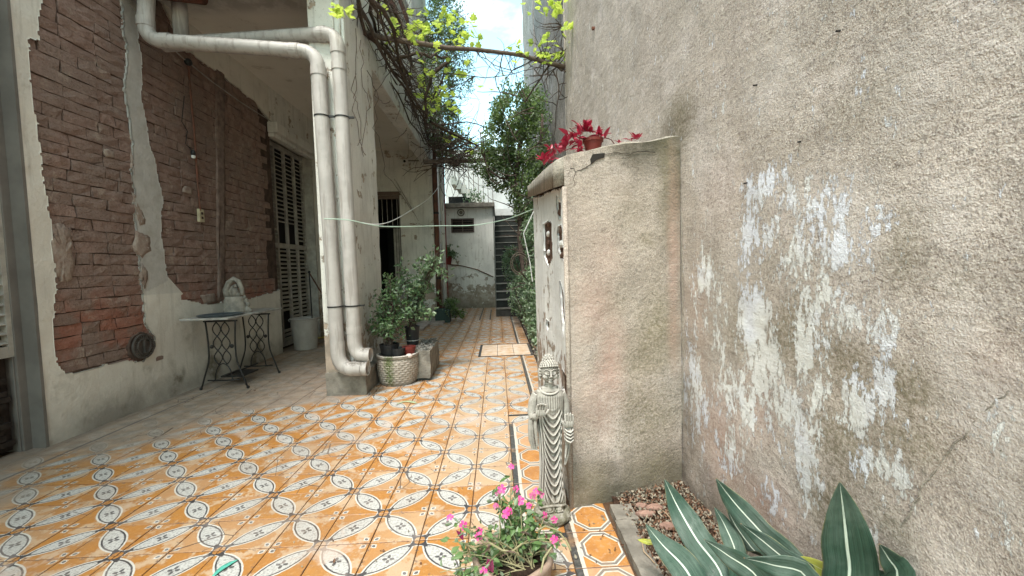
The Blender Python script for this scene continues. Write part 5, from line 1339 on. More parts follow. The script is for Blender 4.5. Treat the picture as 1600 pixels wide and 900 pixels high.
b = MB(); b.tube(pp, .006, 5); o = obj('cord_end', b, M_ROPE, None, loc=tuple(pp[0])); tag(o, 'loose white cord hanging down in front of the creeper', 'rope')
for q, l in enumerate([[(618, 282, 8.7), (654, 345, 8.7)], [(612, 282, 8.7), (646, 333, 8.7)]]):
    pp = [Vector(aty(*z_)) for z_ in l]; b = MB(); b.tube(pp, .008, 5); o = obj('thin_cane', b, M_SHUT, None, loc=tuple(pp[0])); tag(o, ['longer thin cane slanting across the porch back wall', 'shorter thin cane slanting beside the door head'][q], 'cane')

# ------------------------------------------------------------------ pipes at the far corner
t = thing('corner_pipe', (-1.31, 9.0, 0), 'rusty brown downpipe at the far corner of the porch', 'drainpipe')
b = MB(); b.tube([(-1.29, 8.95, .02), (-1.29, 8.96, 3.9)], .058, 12); obj('pipe', b, M_RUST, t, smooth=True)
for z in (.9, 2.3, 3.3): b = MB(); b.tube([(-1.29, 8.955, z-.02), (-1.29, 8.955, z+.02)], .066, 12); obj('pipe_clamp', b, M_IRON, t)
t = thing('corner_pipe', (-1.16, 9.3, 0), 'pale peeling downpipe standing right of the rusty one', 'drainpipe')
b = MB(); b.tube([(-1.19, 9.2, .25), (-1.19, 9.2, 4.0)], .05, 12); obj('pipe', b, M_WHITE, t, smooth=True)
b = MB(); b.tube([(-1.13, 9.25, .4), (-1.13, 9.25, 3.6)], .012, 6); obj('red_conduit', b, simple('red oxide conduit', (.25, .04, .04), .7), t)
b = MB(); b.box((-1.27, 9.12, .0), (-1.10, 9.30, .24)); obj('pipe_foot', b, simple('dark brick foot', (.20, .10, .06), .9, .5, 20), t, bevel=.01)
b = MB(); b.box((-1.36, 8.0, -.002), (-1.10, 8.84, .045)); b.box((-1.62, 7.3, -.002), (-1.361, 8.84, .045)); o = obj('doorstep', b, simple('worn pinkish slab', (.42, .36, .32), .85, .35, 9), None, bevel=.008, loc=(-1.3, 8.2, 0)); tag(o, 'low pale slab step on the floor beside the porch end', 'step')

# ------------------------------------------------------------------ robed statue
def statue():
    ox, oy = .207, 1.735
    g = MB()
    # plinth
    g.lathe([(.0, .0), (.066, 0), (.076, .012), (.078, .028), (.070, .042), (.060, .050), (.0, .052)], (0, 0, 0), 40, lambda a, z: 1.04+.05*math.cos(a*12)*(.015 < z < .045))
    # robe
    def prof(z):       # half width, half depth
        ks = [(.045, .056, .046), (.09, .058, .046), (.14, .052, .040), (.25, .047, .036), (.36, .049, .036), (.45, .056, .038), (.51, .063, .038), (.545, .066, .035), (.568, .055, .030), (.583, .034, .024), (.592, .020, .019), (.60, .018, .018)]
        for (z0, a0_, b0_), (z1, a1_, b1_) in zip(ks[:-1], ks[1:]):
            if z <= z1: t = (z-z0)/(z1-z0); t = t*t*(3-2*t); return a0_+(a1_-a0_)*t, b0_+(b1_-b0_)*t
        return ks[-1][1:]
    nz_, na = 260, 150; V = []
    for i in range(nz_+1):
        z = .045+(.60-.045)*i/nz_; a, b_ = prof(z)
        for k in range(na):
            th = 2*math.pi*k/na; cx, sy_ = math.cos(th), math.sin(th)
            x, y = a*cx, b_*sy_
            front = max(0, -sy_); xn = x/a
            c_ = .070+.035*(1-z/.6)
            xo = xn-.12
            ph_ = (z-c_*abs(xo)**1.8*1.35)/.0365
            fr_ = ph_-math.floor(ph_); drap = math.exp(-((fr_-.5)/.19)**2)*1.7-.75
            wz = max(0, min(1, (.50-z)/.05))*max(0, min(1, (z-.075)/.04))*max(0, min(1, (.80-abs(xo))/.16))
            d = front**.5*drap*.0078*wz if front > 0 else 0
            vert = math.sin(th*19+math.sin(z*16)*1.0)*.0034*max(0, min(1, (abs(xn)-.45)*2.5))*max(0, min(1, (.52-z)/.1))+math.sin(xn*38)*.0009*max(0, front)*max(0, min(1, (z-.46)/.04))*max(0, min(1, (.57-z)/.03))
            low = math.sin(th*15+z*9)*.0035*max(0, min(1, (.16-z)/.08))
            r = 1
            d += vert+low
            n_ = Vector((cx/a, sy_/b_, 0)).normalized()
            V.append((x+n_.x*d, y+n_.y*d, z))
    F = [(i*na+k, i*na+(k+1) % na, (i+1)*na+(k+1) % na, (i+1)*na+k) for i in range(nz_) for k in range(na)]
    F += [tuple(reversed(range(na))), tuple(nz_*na+k for k in range(na))]; g.add(V, F)
    # hem pool at the feet and toes
    for s in (-1, 1):
        for t in range(5): g.ball((s*.022+(t-2)*.0065, -.052+abs(t-1.5)*.002, .058), .0052, 8, 6, (1, 1.7, .9))
        g.ball((s*.022, -.036, .064), .017, 10, 7, (1, 1.2, .8))
    g.tube([(-.056, -.02, .062), (-.03, -.043, .078), (0, -.046, .082), (.03, -.043, .076), (.056, -.02, .066)], .006, 8)
    # collar
    g.tube([(.040*math.cos(t), .030*math.sin(t)-.004, .578-.018*max(0, -math.sin(t))) for t in [2*math.pi*k/24 for k in range(25)]], .0048, 8)
    h0 = len(g.v)
    # neck and head
    g.tube([(0, 0, .57), (0, -.002, .60), (0, -.003, .625)], [.022, .0165, .018], 16)
    for zz in (.592, .600): g.tube([(.0172*math.cos(t), .0172*math.sin(t)-.001, zz) for t in [2*math.pi*k/20 for k in range(21)]], .0015, 6)
    hc = Vector((0, -.002, .650))
    g.ball(hc, 1, 32, 24, (.0335, .037, .046)); g.ball((0, -.010, .626), .024, 16, 12, (.95, .95, .85)); g.ball((0, -.028, .611), .0085, 10, 8)
    for s in (-1, 1):
        g.ball((s*.017, -.024, .632), .012, 12, 8)                                     # cheek
        e = Vector((s*.0135, -.0325, .6475)); g.ball(e, .0078, 12, 8, (1.05, .6, .55))  # lid
        g.tube([(s*.006, -.0385, .6445), (s*.0135, -.0395, .6420), (s*.021, -.0345, .6445)], .0011, 6)
        g.tube([(s*.004, -.0400, .6575), (s*.011, -.0392, .6625), (s*.019, -.0345, .6620), (s*.025, -.028, .657)], .0015, 6)
        g.tube([(s*.0335, -.002, .662), (s*.0365, .000, .650), (s*.0365, -.001, .632), (s*.034, -.004, .612)], [.004, .0058, .005, .0042], 8)   # long ear
        g.ball((s*.0035, -.0405, .6325), .0032, 8, 6)
    g.tube([(0, -.0385, .658), (0, -.0425, .645), (0, -.0455, .634)], [.0022, .0030, .0042], 8)
    g.tube([(-.0085, -.0365, .6225), (-.004, -.0395, .6240), (0, -.0392, .6232), (.004, -.0395, .6240), (.0085, -.0365, .6225)], [.0008, .0019, .0017, .0019, .0008], 6)
    g.tube([(-.0065, -.0365, .6200), (0, -.0392, .6188), (.0065, -.0365, .6200)], [.0008, .0024, .0008], 6)
    # hair of small curls, topknot
    for ring in range(8):
        el = math.radians(22+ring*9.5); n = max(5, int(26*math.cos(el)))
        for k in range(n):
            an = 2*math.pi*(k+.5*(ring % 2))/n
            lift = 0 if math.sin(an) > -.2 else .012*(-math.sin(an)-.2)
            p = hc+Vector((.0355*math.cos(el)*math.cos(an), .039*math.cos(el)*math.sin(an), .048*math.sin(el)+lift*math.cos(el)))
            g.ball(p, .0049, 6, 5)
    for ring in range(3):      # down the back
        el = math.radians(-4-ring*-9+0); 
        for k in range(14):
            an = math.radians(-10+200*k/13); g.ball(hc+Vector((.0355*math.cos(an), .039*math.sin(an), -.016+ring*.011)), .0049, 6, 5)
    g.ball((0, 0, .698), .021, 14, 10, (1, 1, .85))
    for ring in range(4):
        n = [13, 10, 7, 3][ring]; 
        for k in range(n):
            an = 2*math.pi*(k+.5*(ring % 2))/n; rr = [.0215, .018, .0125, .005][ring]
            g.ball((rr*math.cos(an), rr*math.sin(an), .695+[0, .0085, .0155, .0195][ring]), .0045, 6, 5)
    g.v[h0:] = [((v[0])*1.13, v[1]*1.08-.002, .585+(v[2]-.585)*1.06) for v in g.v[h0:]]
    # arms and sleeves. viewer's left arm bent, hand raised before the chest
    g.tube([(-.054, .004, .555), (-.070, .004, .52), (-.078, -.002, .475), (-.074, -.018, .455)], [.020, .021, .020, .018], 16)
    g.tube([(-.076, -.006, .458), (-.066, -.034, .468), (-.058, -.046, .478)], [.018, .0135, .010], 14)
    for (dx_, w_) in ((-.0, .0), (.008, .004), (-.007, .003)):
        g.tube([(-.074+dx_, -.012, .462), (-.080+dx_, -.010, .41), (-.079+dx_, -.006, .36), (-.070+dx_, -.004, .315)], [.013, .013-w_*.3, .011, .006], 12)
    g.tube([(-.067, -.030, .466), (-.068, -.026, .42), (-.064, -.02, .37), (-.060, -.014, .33)], [.008, .008, .007, .004], 8)
    def hand(c, up, out, s, curl):
        c, up, out = Vector(c), Vector(up).normalized(), Vector(out).normalized(); side = up.cross(out).normalized()
        for w in (-.5, 0, .5): g.ball(c+side*w*.011, .0075, 8, 6, (1, .8, 1.5))
        L_ = [.019, .022, .021, .017]
        for f in range(4):
            b0_ = c+side*s*(-.0095+.0063*f)+up*.009
            m_ = b0_+up*L_[f]*.5+out*curl*.002; t_ = b0_+up*L_[f]*(1-.35*curl)+out*curl*(.010-.002*abs(f-1.5))
            g.tube([b0_-up*.004, b0_, m_, t_], [.0036, .0036, .0033, .0024], 8); g.ball(t_, .0024, 6, 5)
        b0_ = c+side*s*-.010-up*.004; g.tube([b0_, b0_+side*s*-.006+up*.006+out*.003, b0_+side*s*-.008+up*.014+out*.004], [.0042, .0038, .0026], 8)
    h1 = len(g.v); hand((-.052, -.054, .490), (.12, -.1, 1), (0, -1, .1), -1, .8); g.v[h1:] = [(-.050+(v[0]+.052)*1.75, -.054+(v[1]+.054)*1.3, .492+(v[2]-.490)*1.6) for v in g.v[h1:]]
    # viewer's right arm: hanging, forearm forward, palm shown
    g.tube([(.052, .004, .555), (.068, .006, .515), (.074, .002, .46), (.076, -.012, .415)], [.020, .020, .018, .016], 16)
    g.tube([(.076, -.008, .418), (.076, -.03, .405), (.074, -.040, .412)], [.017, .0145, .010], 14)
    g.tube([(.074, -.030, .345), (.075, -.034, .375), (.075, -.036, .405)], [.013, .021, .019], 16)
    for zz in (.362, .377, .392, .405): g.tube([(.054, -.034, zz+.006), (.062, -.052, zz-.002), (.075, -.058, zz-.007), (.088, -.050, zz-.002), (.094, -.030, zz+.006)], .0036, 8)
    g.tube([(.076, -.018, .40), (.078, -.012, .34), (.073, -.006, .28), (.062, -.004, .235)], [.015, .012, .010, .005], 12)
    g.tube([(.066, -.022, .39), (.068, -.018, .33), (.060, -.018, .27)], [.008, .007, .004], 8)
    h1 = len(g.v); hand((.073, -.048, .436), (0, -.05, 1), (0, -1, .1), 1, .15); g.v[h1:] = [(.074+(v[0]-.073)*1.65, -.046+(v[1]+.048)*1.2, .432+(v[2]-.436)*1.55) for v in g.v[h1:]]
    tmp = obj('tmp', g, M_STONE); md = tmp.modifiers.new('r', 'REMESH'); md.mode = 'VOXEL'; md.voxel_size = .0019; md.use_smooth_shade = True
    dg = bpy.context.evaluated_depsgraph_get(); me = bpy.data.meshes.new_from_object(tmp.evaluated_get(dg)); bpy.data.objects.remove(tmp)
    k = NM('antiqued cast stone', .85, .2)
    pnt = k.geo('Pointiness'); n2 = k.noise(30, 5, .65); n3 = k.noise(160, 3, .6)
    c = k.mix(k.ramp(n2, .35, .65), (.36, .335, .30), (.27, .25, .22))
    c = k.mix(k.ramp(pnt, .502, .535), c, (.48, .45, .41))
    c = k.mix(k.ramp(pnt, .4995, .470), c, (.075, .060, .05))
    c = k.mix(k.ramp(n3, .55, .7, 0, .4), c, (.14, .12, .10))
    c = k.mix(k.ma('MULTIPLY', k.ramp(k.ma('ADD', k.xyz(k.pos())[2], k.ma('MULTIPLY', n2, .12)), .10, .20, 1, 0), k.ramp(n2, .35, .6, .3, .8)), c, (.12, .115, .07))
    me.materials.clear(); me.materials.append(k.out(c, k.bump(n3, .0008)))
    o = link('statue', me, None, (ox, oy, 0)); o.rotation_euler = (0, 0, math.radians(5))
    return tag(o, 'standing robed stone statue with raised hands, leaning against the white side of the wall stub', 'statue')
statue()

# ------------------------------------------------------------------ generic broad leaf with midrib
def blade_mesh(name, pts, W, nrm, mat, segs=30, across=6, fold=.18, wave=.0, taper=1.9):
    """pts: Vectors along the midrib, base first, tip last; W the full width; the tip tapers over taper*W"""
    dense = []; m = len(pts)
    for k in range(m-1):
        p0, p1, p2, p3 = pts[max(k-1, 0)], pts[k], pts[k+1], pts[min(k+2, m-1)]
        n = 16
        for q in range(n):
            f = q/n; h00 = 2*f**3-3*f*f+1; h10 = f**3-2*f*f+f; h01 = -2*f**3+3*f*f; h11 = f**3-f*f
            L_ = (p2-p1).length; t1 = ((p2-p0).normalized() if k else (p2-p1).normalized())*L_; t2 = ((p3-p1).normalized() if k < m-2 else (p2-p1).normalized())*L_
            dense.append(h00*p1+h10*t1+h01*p2+h11*t2)
    dense.append(pts[-1]); D = [0]
    for a_, c_ in zip(dense[:-1], dense[1:]): D.append(D[-1]+(c_-a_).length)
    T = D[-1]; V = []; A = []
    def P(s_):
        s_ = min(max(s_, 0), T); return Vector([float(np.interp(s_, D, [p[q] for p in dense])) for q in range(3)])
    for i in range(segs+1):
        s_ = T*(1-(1-i/segs)**1.4)
        p = P(s_); tg = (P(s_+.01)-P(s_-.01)).normalized(); sd_ = tg.cross(nrm).normalized(); nr = sd_.cross(tg)
        dt = (T-s_)/(taper*W); w = W*(1-max(0, 1-dt)**1.9)*min(1, .35+.65*s_/(T*.45)); w = max(w, .0015)
        for j in range(across+1):
            u = j/across*2-1
            V.append(p+sd_*u*w/2+nr*(fold*abs(u)*w/2+wave*math.sin(i*.7+u*2)*w*abs(u))); A.append(u)
    F = [(i*(across+1)+j, i*(across+1)+j+1, (i+1)*(across+1)+j+1, (i+1)*(across+1)+j) for i in range(segs) for j in range(across)]
    return V, F, A
def striped(name, c1, c2, cmid, mid=.055):
    k = NM(name, .38, .5)
    u = k.attr('u'); v = k.attr('v'); uv = k.comb(k.ma('MULTIPLY', u, 16), k.ma('MULTIPLY', v, .6), 0)
    st_ = k.noise(1.5, 4, .6, uv); n2 = k.noise(14, 4, .6)
    c = k.mix(k.ramp(st_, .35, .65), c1, c2); c = k.mix(k.ramp(n2, .5, .7, 0, .3), c, (.13, .18, .15))
    c = k.mix(k.ramp(k.ma('ABSOLUTE', u), mid*.75, mid*1.25, 1, 0), c, cmid)
    c = k.mix(k.ramp(k.vor(60), .02, .05, .5, 0), c, (.02, .02, .015))
    c = k.mix(k.ramp(k.ma('ADD', v, k.ma('MULTIPLY', n2, .03)), .985, 1.0, 0, .8), c, (.25, .16, .08))
    c = k.mix(k.ma('MULTIPLY', k.ramp(k.ma('ABSOLUTE', u), .94, 1.), k.ramp(n2, .45, .6)), c, (.22, .20, .09))
    c = k.mix(k.ramp(k.noise(5, 5, .7), .5, .68, 0, .35), c, (.16, .21, .17))
    return k.out(c, k.bump(st_, .003), k.ramp(n2, .3, .7, .3, .5))
M_ASP = striped('dark glossy striped leaf', (.018, .048, .030), (.045, .092, .064), (.55, .62, .52))
M_ASPY = striped('yellowing leaf', (.45, .42, .04), (.36, .40, .06), (.6, .6, .3), .04)
asp = thing('broad_leaved_plant', (.72, 1.0, 0), 'large plant with dark strap leaves and white midribs in the bed by the right wall', 'plant')
def pleaf(pl_, wpx, root, mat, name='leaf', roll=0, wave=.02, prof=(.55, .85, 1.0, .98, .80, .45, .02), lab=None):
    """pl_: (px,py,Y) from tip downwards; root: 3D"""
    P = [Vector(root)]+[Vector(aty(*q)) for q in pl_[::-1]]
    Y_ = pl_[len(pl_)//2][2]; w = wpx*Y_/FPX*1.02
    mid_ = P[len(P)//2]; view = (Vector(CAM)-mid_).normalized()
    tg = (P[-1]-P[-2]).normalized(); nrm = Matrix.Rotation(roll, 3, tg) @ view
    V, F, A = blade_mesh(name, P, w, nrm, mat, wave=wave)
    off = woff(asp); n = len(V); vv = [(i//7)/30 for i in range(n)]
    me = nmesh(name, np.array([tuple(v-off) for v in V]), F, mat, {'u': A, 'v': vv}, smooth=True)
    o = link(name, me, asp)
    sm = o.modifiers.new('thickness', 'SOLIDIFY'); sm.thickness = .0012
    if lab: o['label'] = lab
for q in [([(1038, 748, 1.36), (1058, 790, 1.33), (1088, 842, 1.25), (1128, 900, 1.15)], 46, (.62, 1.05, .02), .25),
          ([(1008, 818, 1.26), (1034, 850, 1.22), (1075, 895, 1.14)], 46, (.60, 1.02, .02), .1),
          ([(1118, 747, 1.20), (1150, 788, 1.18), (1190, 832, 1.12), (1245, 892, 1.02)], 40, (.72, .98, .02), -.35),
          ([(1116, 792, 1.22), (1133, 822, 1.2), (1150, 866, 1.14)], 30, (.66, 1.05, .02), .3),
          ([(1100, 843, 1.05), (1135, 866, 1.02), (1185, 905, .96)], 42, (.70, .95, .02), -.5),
          ([(1157, 818, 1.06), (1188, 842, 1.04), (1225, 872, .99), (1262, 898, .95)], 34, (.76, .93, .02), -.45),
          ([(1162, 872, .92), (1205, 882, .91), (1260, 902, .88)], 44, (.72, .86, .02), -.6),
          ([(1312, 752, .84), (1318, 800, .85), (1323, 850, .86), (1327, 900, .87)], 74, (.76, .90, .02), .2),
          ([(1374, 850, .80), (1388, 872, .81), (1402, 900, .82)], 48, (.78, .86, .02), .2),
          ([(1134, 790, 1.26), (1150, 822, 1.25), (1180, 862, 1.2), (1215, 890, 1.1)], 34, (.74, 1.0, .02), 1.0)]:
    pleaf(q[0], q[1], q[2], M_ASP, roll=q[3])
pleaf([(1240, 870, .98), (1270, 882, .95), (1300, 905, .92)], 26, (.80, .92, .02), M_ASPY, roll=-.3, lab='yellowing leaf')
pleaf([(1068, 838, 1.3), (1078, 862, 1.27), (1090, 880, 1.2)], 16, (.62, 1.08, .02), M_ASPY, roll=.4, lab='small yellow leaf')
pleaf([(996, 843, 1.33), (1012, 847, 1.31), (1030, 850, 1.28)], 9, (.60, 1.16, .02), M_ASPY, roll=.4, lab='thin yellow leaf tip')
# litter in the bed
C = np.stack([np.random.uniform(.52, .88, 5200), np.random.uniform(1.0, 1.95, 5200), np.full(5200, .018)], 1)
C[:, 2] += np.random.uniform(-.006, .016, 5200)
o = leaf_cloud('bark_mulch', C, .016, .010, M_DRYLEAF, None, up=0); tag(o, kind='stuff')
C = np.stack([np.random.uniform(.44, .62, 1500), np.random.uniform(3.3, 8.9, 1500), np.random.uniform(.03, .07, 1500)], 1)
o = leaf_cloud('fallen_leaves', C, .05, .03, M_DRYLEAF, None, up=0); tag(o, kind='stuff')
M_PINKST = simple('pinkish stone', (.32, .20, .16), .9, .4, 20, .1, .004, 60)
for (px, py, w, h_, lab) in [(1022, 793, .04, .55, 'pinkish flat stone fragment in the mulch near the wall stub'), (1043, 822, .038, .6, 'oval pale brown stone half buried beside the striped leaves'), (1008, 803, .045, .4, 'dark elongated stone lying next to the edging'), (1002, 790, .03, .4, 'small earthy stone lump tucked against the foot of the stub')]:
    p = atz(px, py, .03); b = MB(); b.ball((p[0], p[1], .03), w, 9, 6, (1, h_, .32)); b.v = [tuple(Vector(v)+noise.noise_vector(Vector(v)*60)*.005) for v in b.v]
    o = obj('stone', b, M_PINKST, None, loc=tuple(p)); tag(o, lab, 'stone')
b = MB()
for l in [[(1003, 846), (1006, 862), (1016, 872), (1023, 880)], [(1025, 790), (1042, 803), (1060, 826), (1080, 845)], [(1048, 812), (1058, 822), (1070, 832)]]:
    b.tube([tuple(atz(x, y, .035)) for x, y in l], .0022, 5)
tag(obj('root_twig', b, simple('pale root', (.42, .30, .20), .8), None, loc=(.6, 1.5, .03)), 'thin pale curling roots lying on the mulch', 'root')

# ------------------------------------------------------------------ pots with plants
def pot(root, c, r0, r1, h, mat, name='pot', rim=.008, n=28, soil=True):
    b = MB(); b.lathe([(.0, .001), (r0, .001), (r0+(r1-r0)*.9, h-.03), (r1, h-.028), (r1+rim*.5, h-.001), (r1-rim*.6, h), (r1-rim, h-.02), (0, h-.025)], c, n); obj(name, b, mat, root, smooth=False)
    if soil:
        b = MB(); b.lathe([(0, h-.024), (r1-rim-.002, h-.022), (0, h-.012)], c, 16); obj('pot_soil', b, M_SOIL, root)
urn = thing('stone_urn', (-1.005, 4.03, 0), 'round basket textured stone planter with a mossy stripe standing beside the column', 'planter')
def urn_mat():
    k = NM('basket textured stone', .9, .15); X, Y, Z = k.xyz(k.pos()); n2 = k.noise(14, 5, .65); n3 = k.noise(70, 4, .6); pn = k.geo('Pointiness')
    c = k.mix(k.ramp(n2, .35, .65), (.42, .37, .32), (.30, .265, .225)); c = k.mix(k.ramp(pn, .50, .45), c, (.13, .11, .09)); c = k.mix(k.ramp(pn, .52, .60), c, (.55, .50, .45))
    ms = k.ramp(k.ma('ADD', k.ma('ABSOLUTE', k.ma('ADD', X, 1.045)), k.ma('MULTIPLY', n2, .09)), .065, .11, 1, 0)
    c = k.mix(k.ma('MULTIPLY', k.ma('MULTIPLY', ms, k.ramp(n3, .35, .55)), .9), c, (.085, .11, .035))
    c = k.mix(k.ramp(Z, .0, .06, .6, 0), c, (.12, .1, .08))
    return k.out(c, k.bump(n3, .003))
M_URN = urn_mat()
b = MB(); n = 132; prof_ = []
m = 46
V = []
for i in range(m+1):
    t = i/m; z = .285*t; r = .168+.030*math.sin(min(1, t*1.15)*math.pi*.62)
    if t > .90: r += .012*min(1, (t-.90)*25)
    for k in range(n):
        a = 2*math.pi*k/n; row = int(t*13); d = 0
        if .05 < t < .88: d = .0065*math.sin((t*13-row)*math.pi)*abs(math.sin(a*11+(row % 2)*math.pi/2))**.6
        V.append((-1.005+(r+d)*math.cos(a), 4.03+(r+d)*math.sin(a), z+.002))
F = [(i*n+k, i*n+(k+1) % n, (i+1)*n+(k+1) % n, (i+1)*n+k) for i in range(m) for k in range(n)]
b.add(V, F); r = .19
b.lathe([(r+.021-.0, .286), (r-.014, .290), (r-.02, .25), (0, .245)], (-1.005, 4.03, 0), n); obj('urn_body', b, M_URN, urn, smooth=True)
b = MB(); b.lathe([(0, .247), (.165, .25), (.1, .262), (0, .266)], (-1.005, 4.03, 0), 24); obj('pot_soil', b, M_SOIL, urn)
t = thing('black_pot', (-1.075, 4.0, .262), 'wide black plastic pot holding the bushy shrub inside the stone planter', 'pot')
pot(t, (-1.075, 4.00, .258), .075, .092, .13, M_BLACKPLASTIC)
t = thing('black_pot', (-.985, 3.945, .262), 'smaller black pot in front, second in the stone planter', 'pot')
pot(t, (-.975, 3.935, .258), .05, .062, .10, M_BLACKPLASTIC)
t = thing('red_pot', (-.88, 3.99, .262), 'small red plastic pot on the right inside the stone planter', 'pot')
pot(t, (-.885, 4.00, .258), .045, .062, .10, M_REDPLASTIC)
t = thing('white_stone', (-.875, 3.90, .27), 'rounded pinkish white stone resting on the planter rim', 'stone')
b = MB(); b.ball((-.865, 3.895, .283), .028, 10, 7, (1.2, .9, .8)); obj('stone_body', b, simple('white pinkish stone', (.60, .50, .46), .8), t, smooth=True)
tr_ = thing('stone_trough', (-.78, 4.35, 0), 'rectangular weathered stone trough behind the round planter', 'planter')
rough_box('trough_side', (-.865, 4.02, .03), (-.69, 4.62, .30), .03, M_CONC, tr_, .006, 12)
b = MB(); b.box((-.85, 4.06, .0), (-.71, 4.58, .03)); obj('trough_foot', b, M_CONCD, tr_)
C = np.stack([np.random.uniform(-.85, -.70, 260), np.random.uniform(4.05, 4.6, 260), np.random.uniform(.30, .325, 260)], 1)
leaf_cloud('pebble_fill', C, .03, .022, simple('grey pebble', (.22, .21, .19), .9), tr_, up=0)
t = thing('black_pot', (-.88, 4.30, .30), 'tall dark pot with a pale band standing on the stone trough', 'pot')
pot(t, (-.915, 4.32, .31), .06, .075, .20, M_BLACKPLASTIC); b = MB(); b.lathe([(.066, .05), (.0685, .05), (.0695, .056), (.067, .056)], (-.915, 4.32, .31), 20); obj('pot_band', b, M_ROPE, t)
# shrubs
def small_leaf(mat, name='leaf', fold=.25, L_=1., W_=.5):
    V = [(0, 0, 0), (-.5*W_, .35*L_, fold*W_*.5), (-.36*W_, .7*L_, fold*W_*.3-.03), (0, L_, -.10*L_), (.36*W_, .7*L_, fold*W_*.3-.03), (.5*W_, .35*L_, fold*W_*.5), (0, .35*L_, 0), (0, .7*L_, -.03)]
    mb_ = MB(); mb_.add(V, [(0, 6, 1), (1, 6, 7, 2), (2, 7, 3), (0, 5, 6), (5, 4, 7, 6), (4, 3, 7)]); return mb_.mesh(name, mat)
def shrub(name, root_c, lab, specs, nst, nl, Lf, mat, cat='shrub', parts=60, up=.1, spread=.4):
    t = thing(name, root_c, lab, cat)
    b = MB(); tips = []
    for k in range(nst):
        c, r = specs[k % len(specs)]
        tgt = Vector(c)+Vector([random.gauss(0, .45)*r[q] for q in range(3)])
        p = Vector(root_c)+Vector((random.gauss(0, .02), random.gauss(0, .02), .08)); pts = [p]
        for q in range(1, 9):
            f = q/8; pts.append(p.lerp(tgt, f)+Vector((0, 0, math.sin(f*math.pi)*.05))+Vector([random.gauss(0, .012) for _ in range(3)]))
        b.tube(pts, [.0065*(1-.8*q/8)+.001 for q in range(9)], 5, caps=False); tips += pts[3:]
        for q in range(3):
            tw = twig(b, random.choice(pts[4:]), (random.gauss(0, 1), random.gauss(0, 1), random.gauss(.2, .6)), random.uniform(.08, .2), .003, .001, n=4, sides=4); tips += tw[1:]
    obj('stems', b, M_BARK, t)
    ids = np.random.randint(0, len(tips), nl); C = np.array([tuple(tips[i]) for i in ids])+np.random.normal(size=(nl, 3))*.022
    leaf_cloud('foliage', C[parts:], Lf, Lf*.5, mat, t, up=up).update_tag()
    t.children[-1]['kind'] = 'stuff' if False else 'stuff'
    me = small_leaf(mat); off = woff(t)
    for c in C[:parts]:
        o = link('leaf', me, t, Vector(c)-off); s_ = Lf*random.uniform(.9, 1.4); o.scale = (s_, s_, s_); o.rotation_euler = (random.uniform(-.9, .9), random.uniform(-.8, .8), random.uniform(0, 6.28))
    return t
shrub('bushy_shrub', (-1.075, 4.0, .30), 'bushy small leaved shrub rising from the black pot left of centre in the planter',
      [((-1.17, 3.95, .55), (.10, .1, .1)), ((-1.02, 3.95, .60), (.11, .1, .12)), ((-1.12, 4.0, .72), (.1, .1, .10)), ((-1.0, 4.0, .86), (.10, .1, .14)), ((-1.05, 4.0, 1.0), (.08, .1, .12))], 34, 1250, .042, M_SHRUB)
shrub('tall_shrub', (-.915, 4.32, .42), 'taller loose shrub with broad grey green leaves in the dark pot on the trough',
      [((-.86, 4.3, .80), (.13, .1, .12)), ((-.80, 4.3, 1.0), (.13, .1, .12)), ((-.66, 4.3, 1.17), (.10, .1, .10)), ((-.62, 4.35, 1.28), (.06, .1, .06)), ((-.98, 4.3, 1.05), (.12, .1, .10)), ((-.83, 4.25, .62), (.13, .1, .08))], 30, 950, .058, leaf_mat('grey green leaf', (.035, .08, .035), (.18, .27, .13), .3, .4, .5, .15))
# far green pot, fern and trailing plant
t = thing('green_pot', (-1.14, 8.5, 0), 'dark green square plastic pot at the foot of the corner pipes', 'pot')
b = MB(); b.box((-1.30, 8.36, .002), (-1.0, 8.64, .27)); b.box((-1.31, 8.35, .225), (-.99, 8.65, .275)); obj('pot', b, M_GREENPLASTIC, t, bevel=.01)
shrub('trailing_plant', (-.95, 8.5, .2), 'dark trailing plant spilling over the right side of the green pot', [((-.92, 8.42, .20), (.10, .1, .12)), ((-.80, 8.4, .08), (.10, .1, .05)), ((-1.0, 8.4, .33), (.12, .1, .05))], 14, 420, .06, M_IVY, parts=0)
fe = thing('fern', (-1.2, 8.5, .27), 'pale green fern frond arching above the green pot', 'fern')
b = MB(); CC = []; DD = []
for k in range(9):
    a = random.uniform(-.6, 1.2); pts = [Vector((-1.15, 8.5, .28))+Vector((math.sin(a)*.38*f, random.uniform(-.02, .02), .42*f*math.cos(a*.6)-.22*f*f)) for f in [q/8 for q in range(9)]]; b.tube(pts, .004, 4, caps=False)
    for p in pts[2:]:
        for q in range(6): CC.append(tuple(p+Vector([random.gauss(0, .012) for _ in range(3)])))
obj('frond_stems', b, M_BARK, fe); leaf_cloud('foliage', CC, .05, .016, leaf_mat('fern leaf', (.12, .22, .07), (.25, .38, .14)), fe)
t = thing('hanging_pot', (-1.18, 10.4, 1.42), 'small terracotta pot of leafy plants hung on the wall left of the outhouse window', 'pot')
b = MB(); c_ = aty(700, 408, 10.3); b.lathe([(0, 0), (.075, 0), (.11, .17), (.118, .17), (.118, .2), (.10, .2), (0, .18)], (c_[0], c_[1], c_[2]-.08), 18); obj('pot', b, M_REDPLASTIC, t); b = MB(); b.box((-1.345, 10.28, c_[2]-.04), (c_[0]-.02, 10.32, c_[2]-.02)); obj('bracket', b, M_IRON, t)
shrub('potted_plant', (c_[0], c_[1], c_[2]+.08), 'leafy plant growing out of the wall hung terracotta pot', [((c_[0], 10.3, c_[2]+.25), (.15, .1, .10)), ((c_[0]+.12, 10.3, c_[2]+.12), (.1, .1, .1))], 10, 240, .07, M_SHRUB, parts=0, cat='plant')
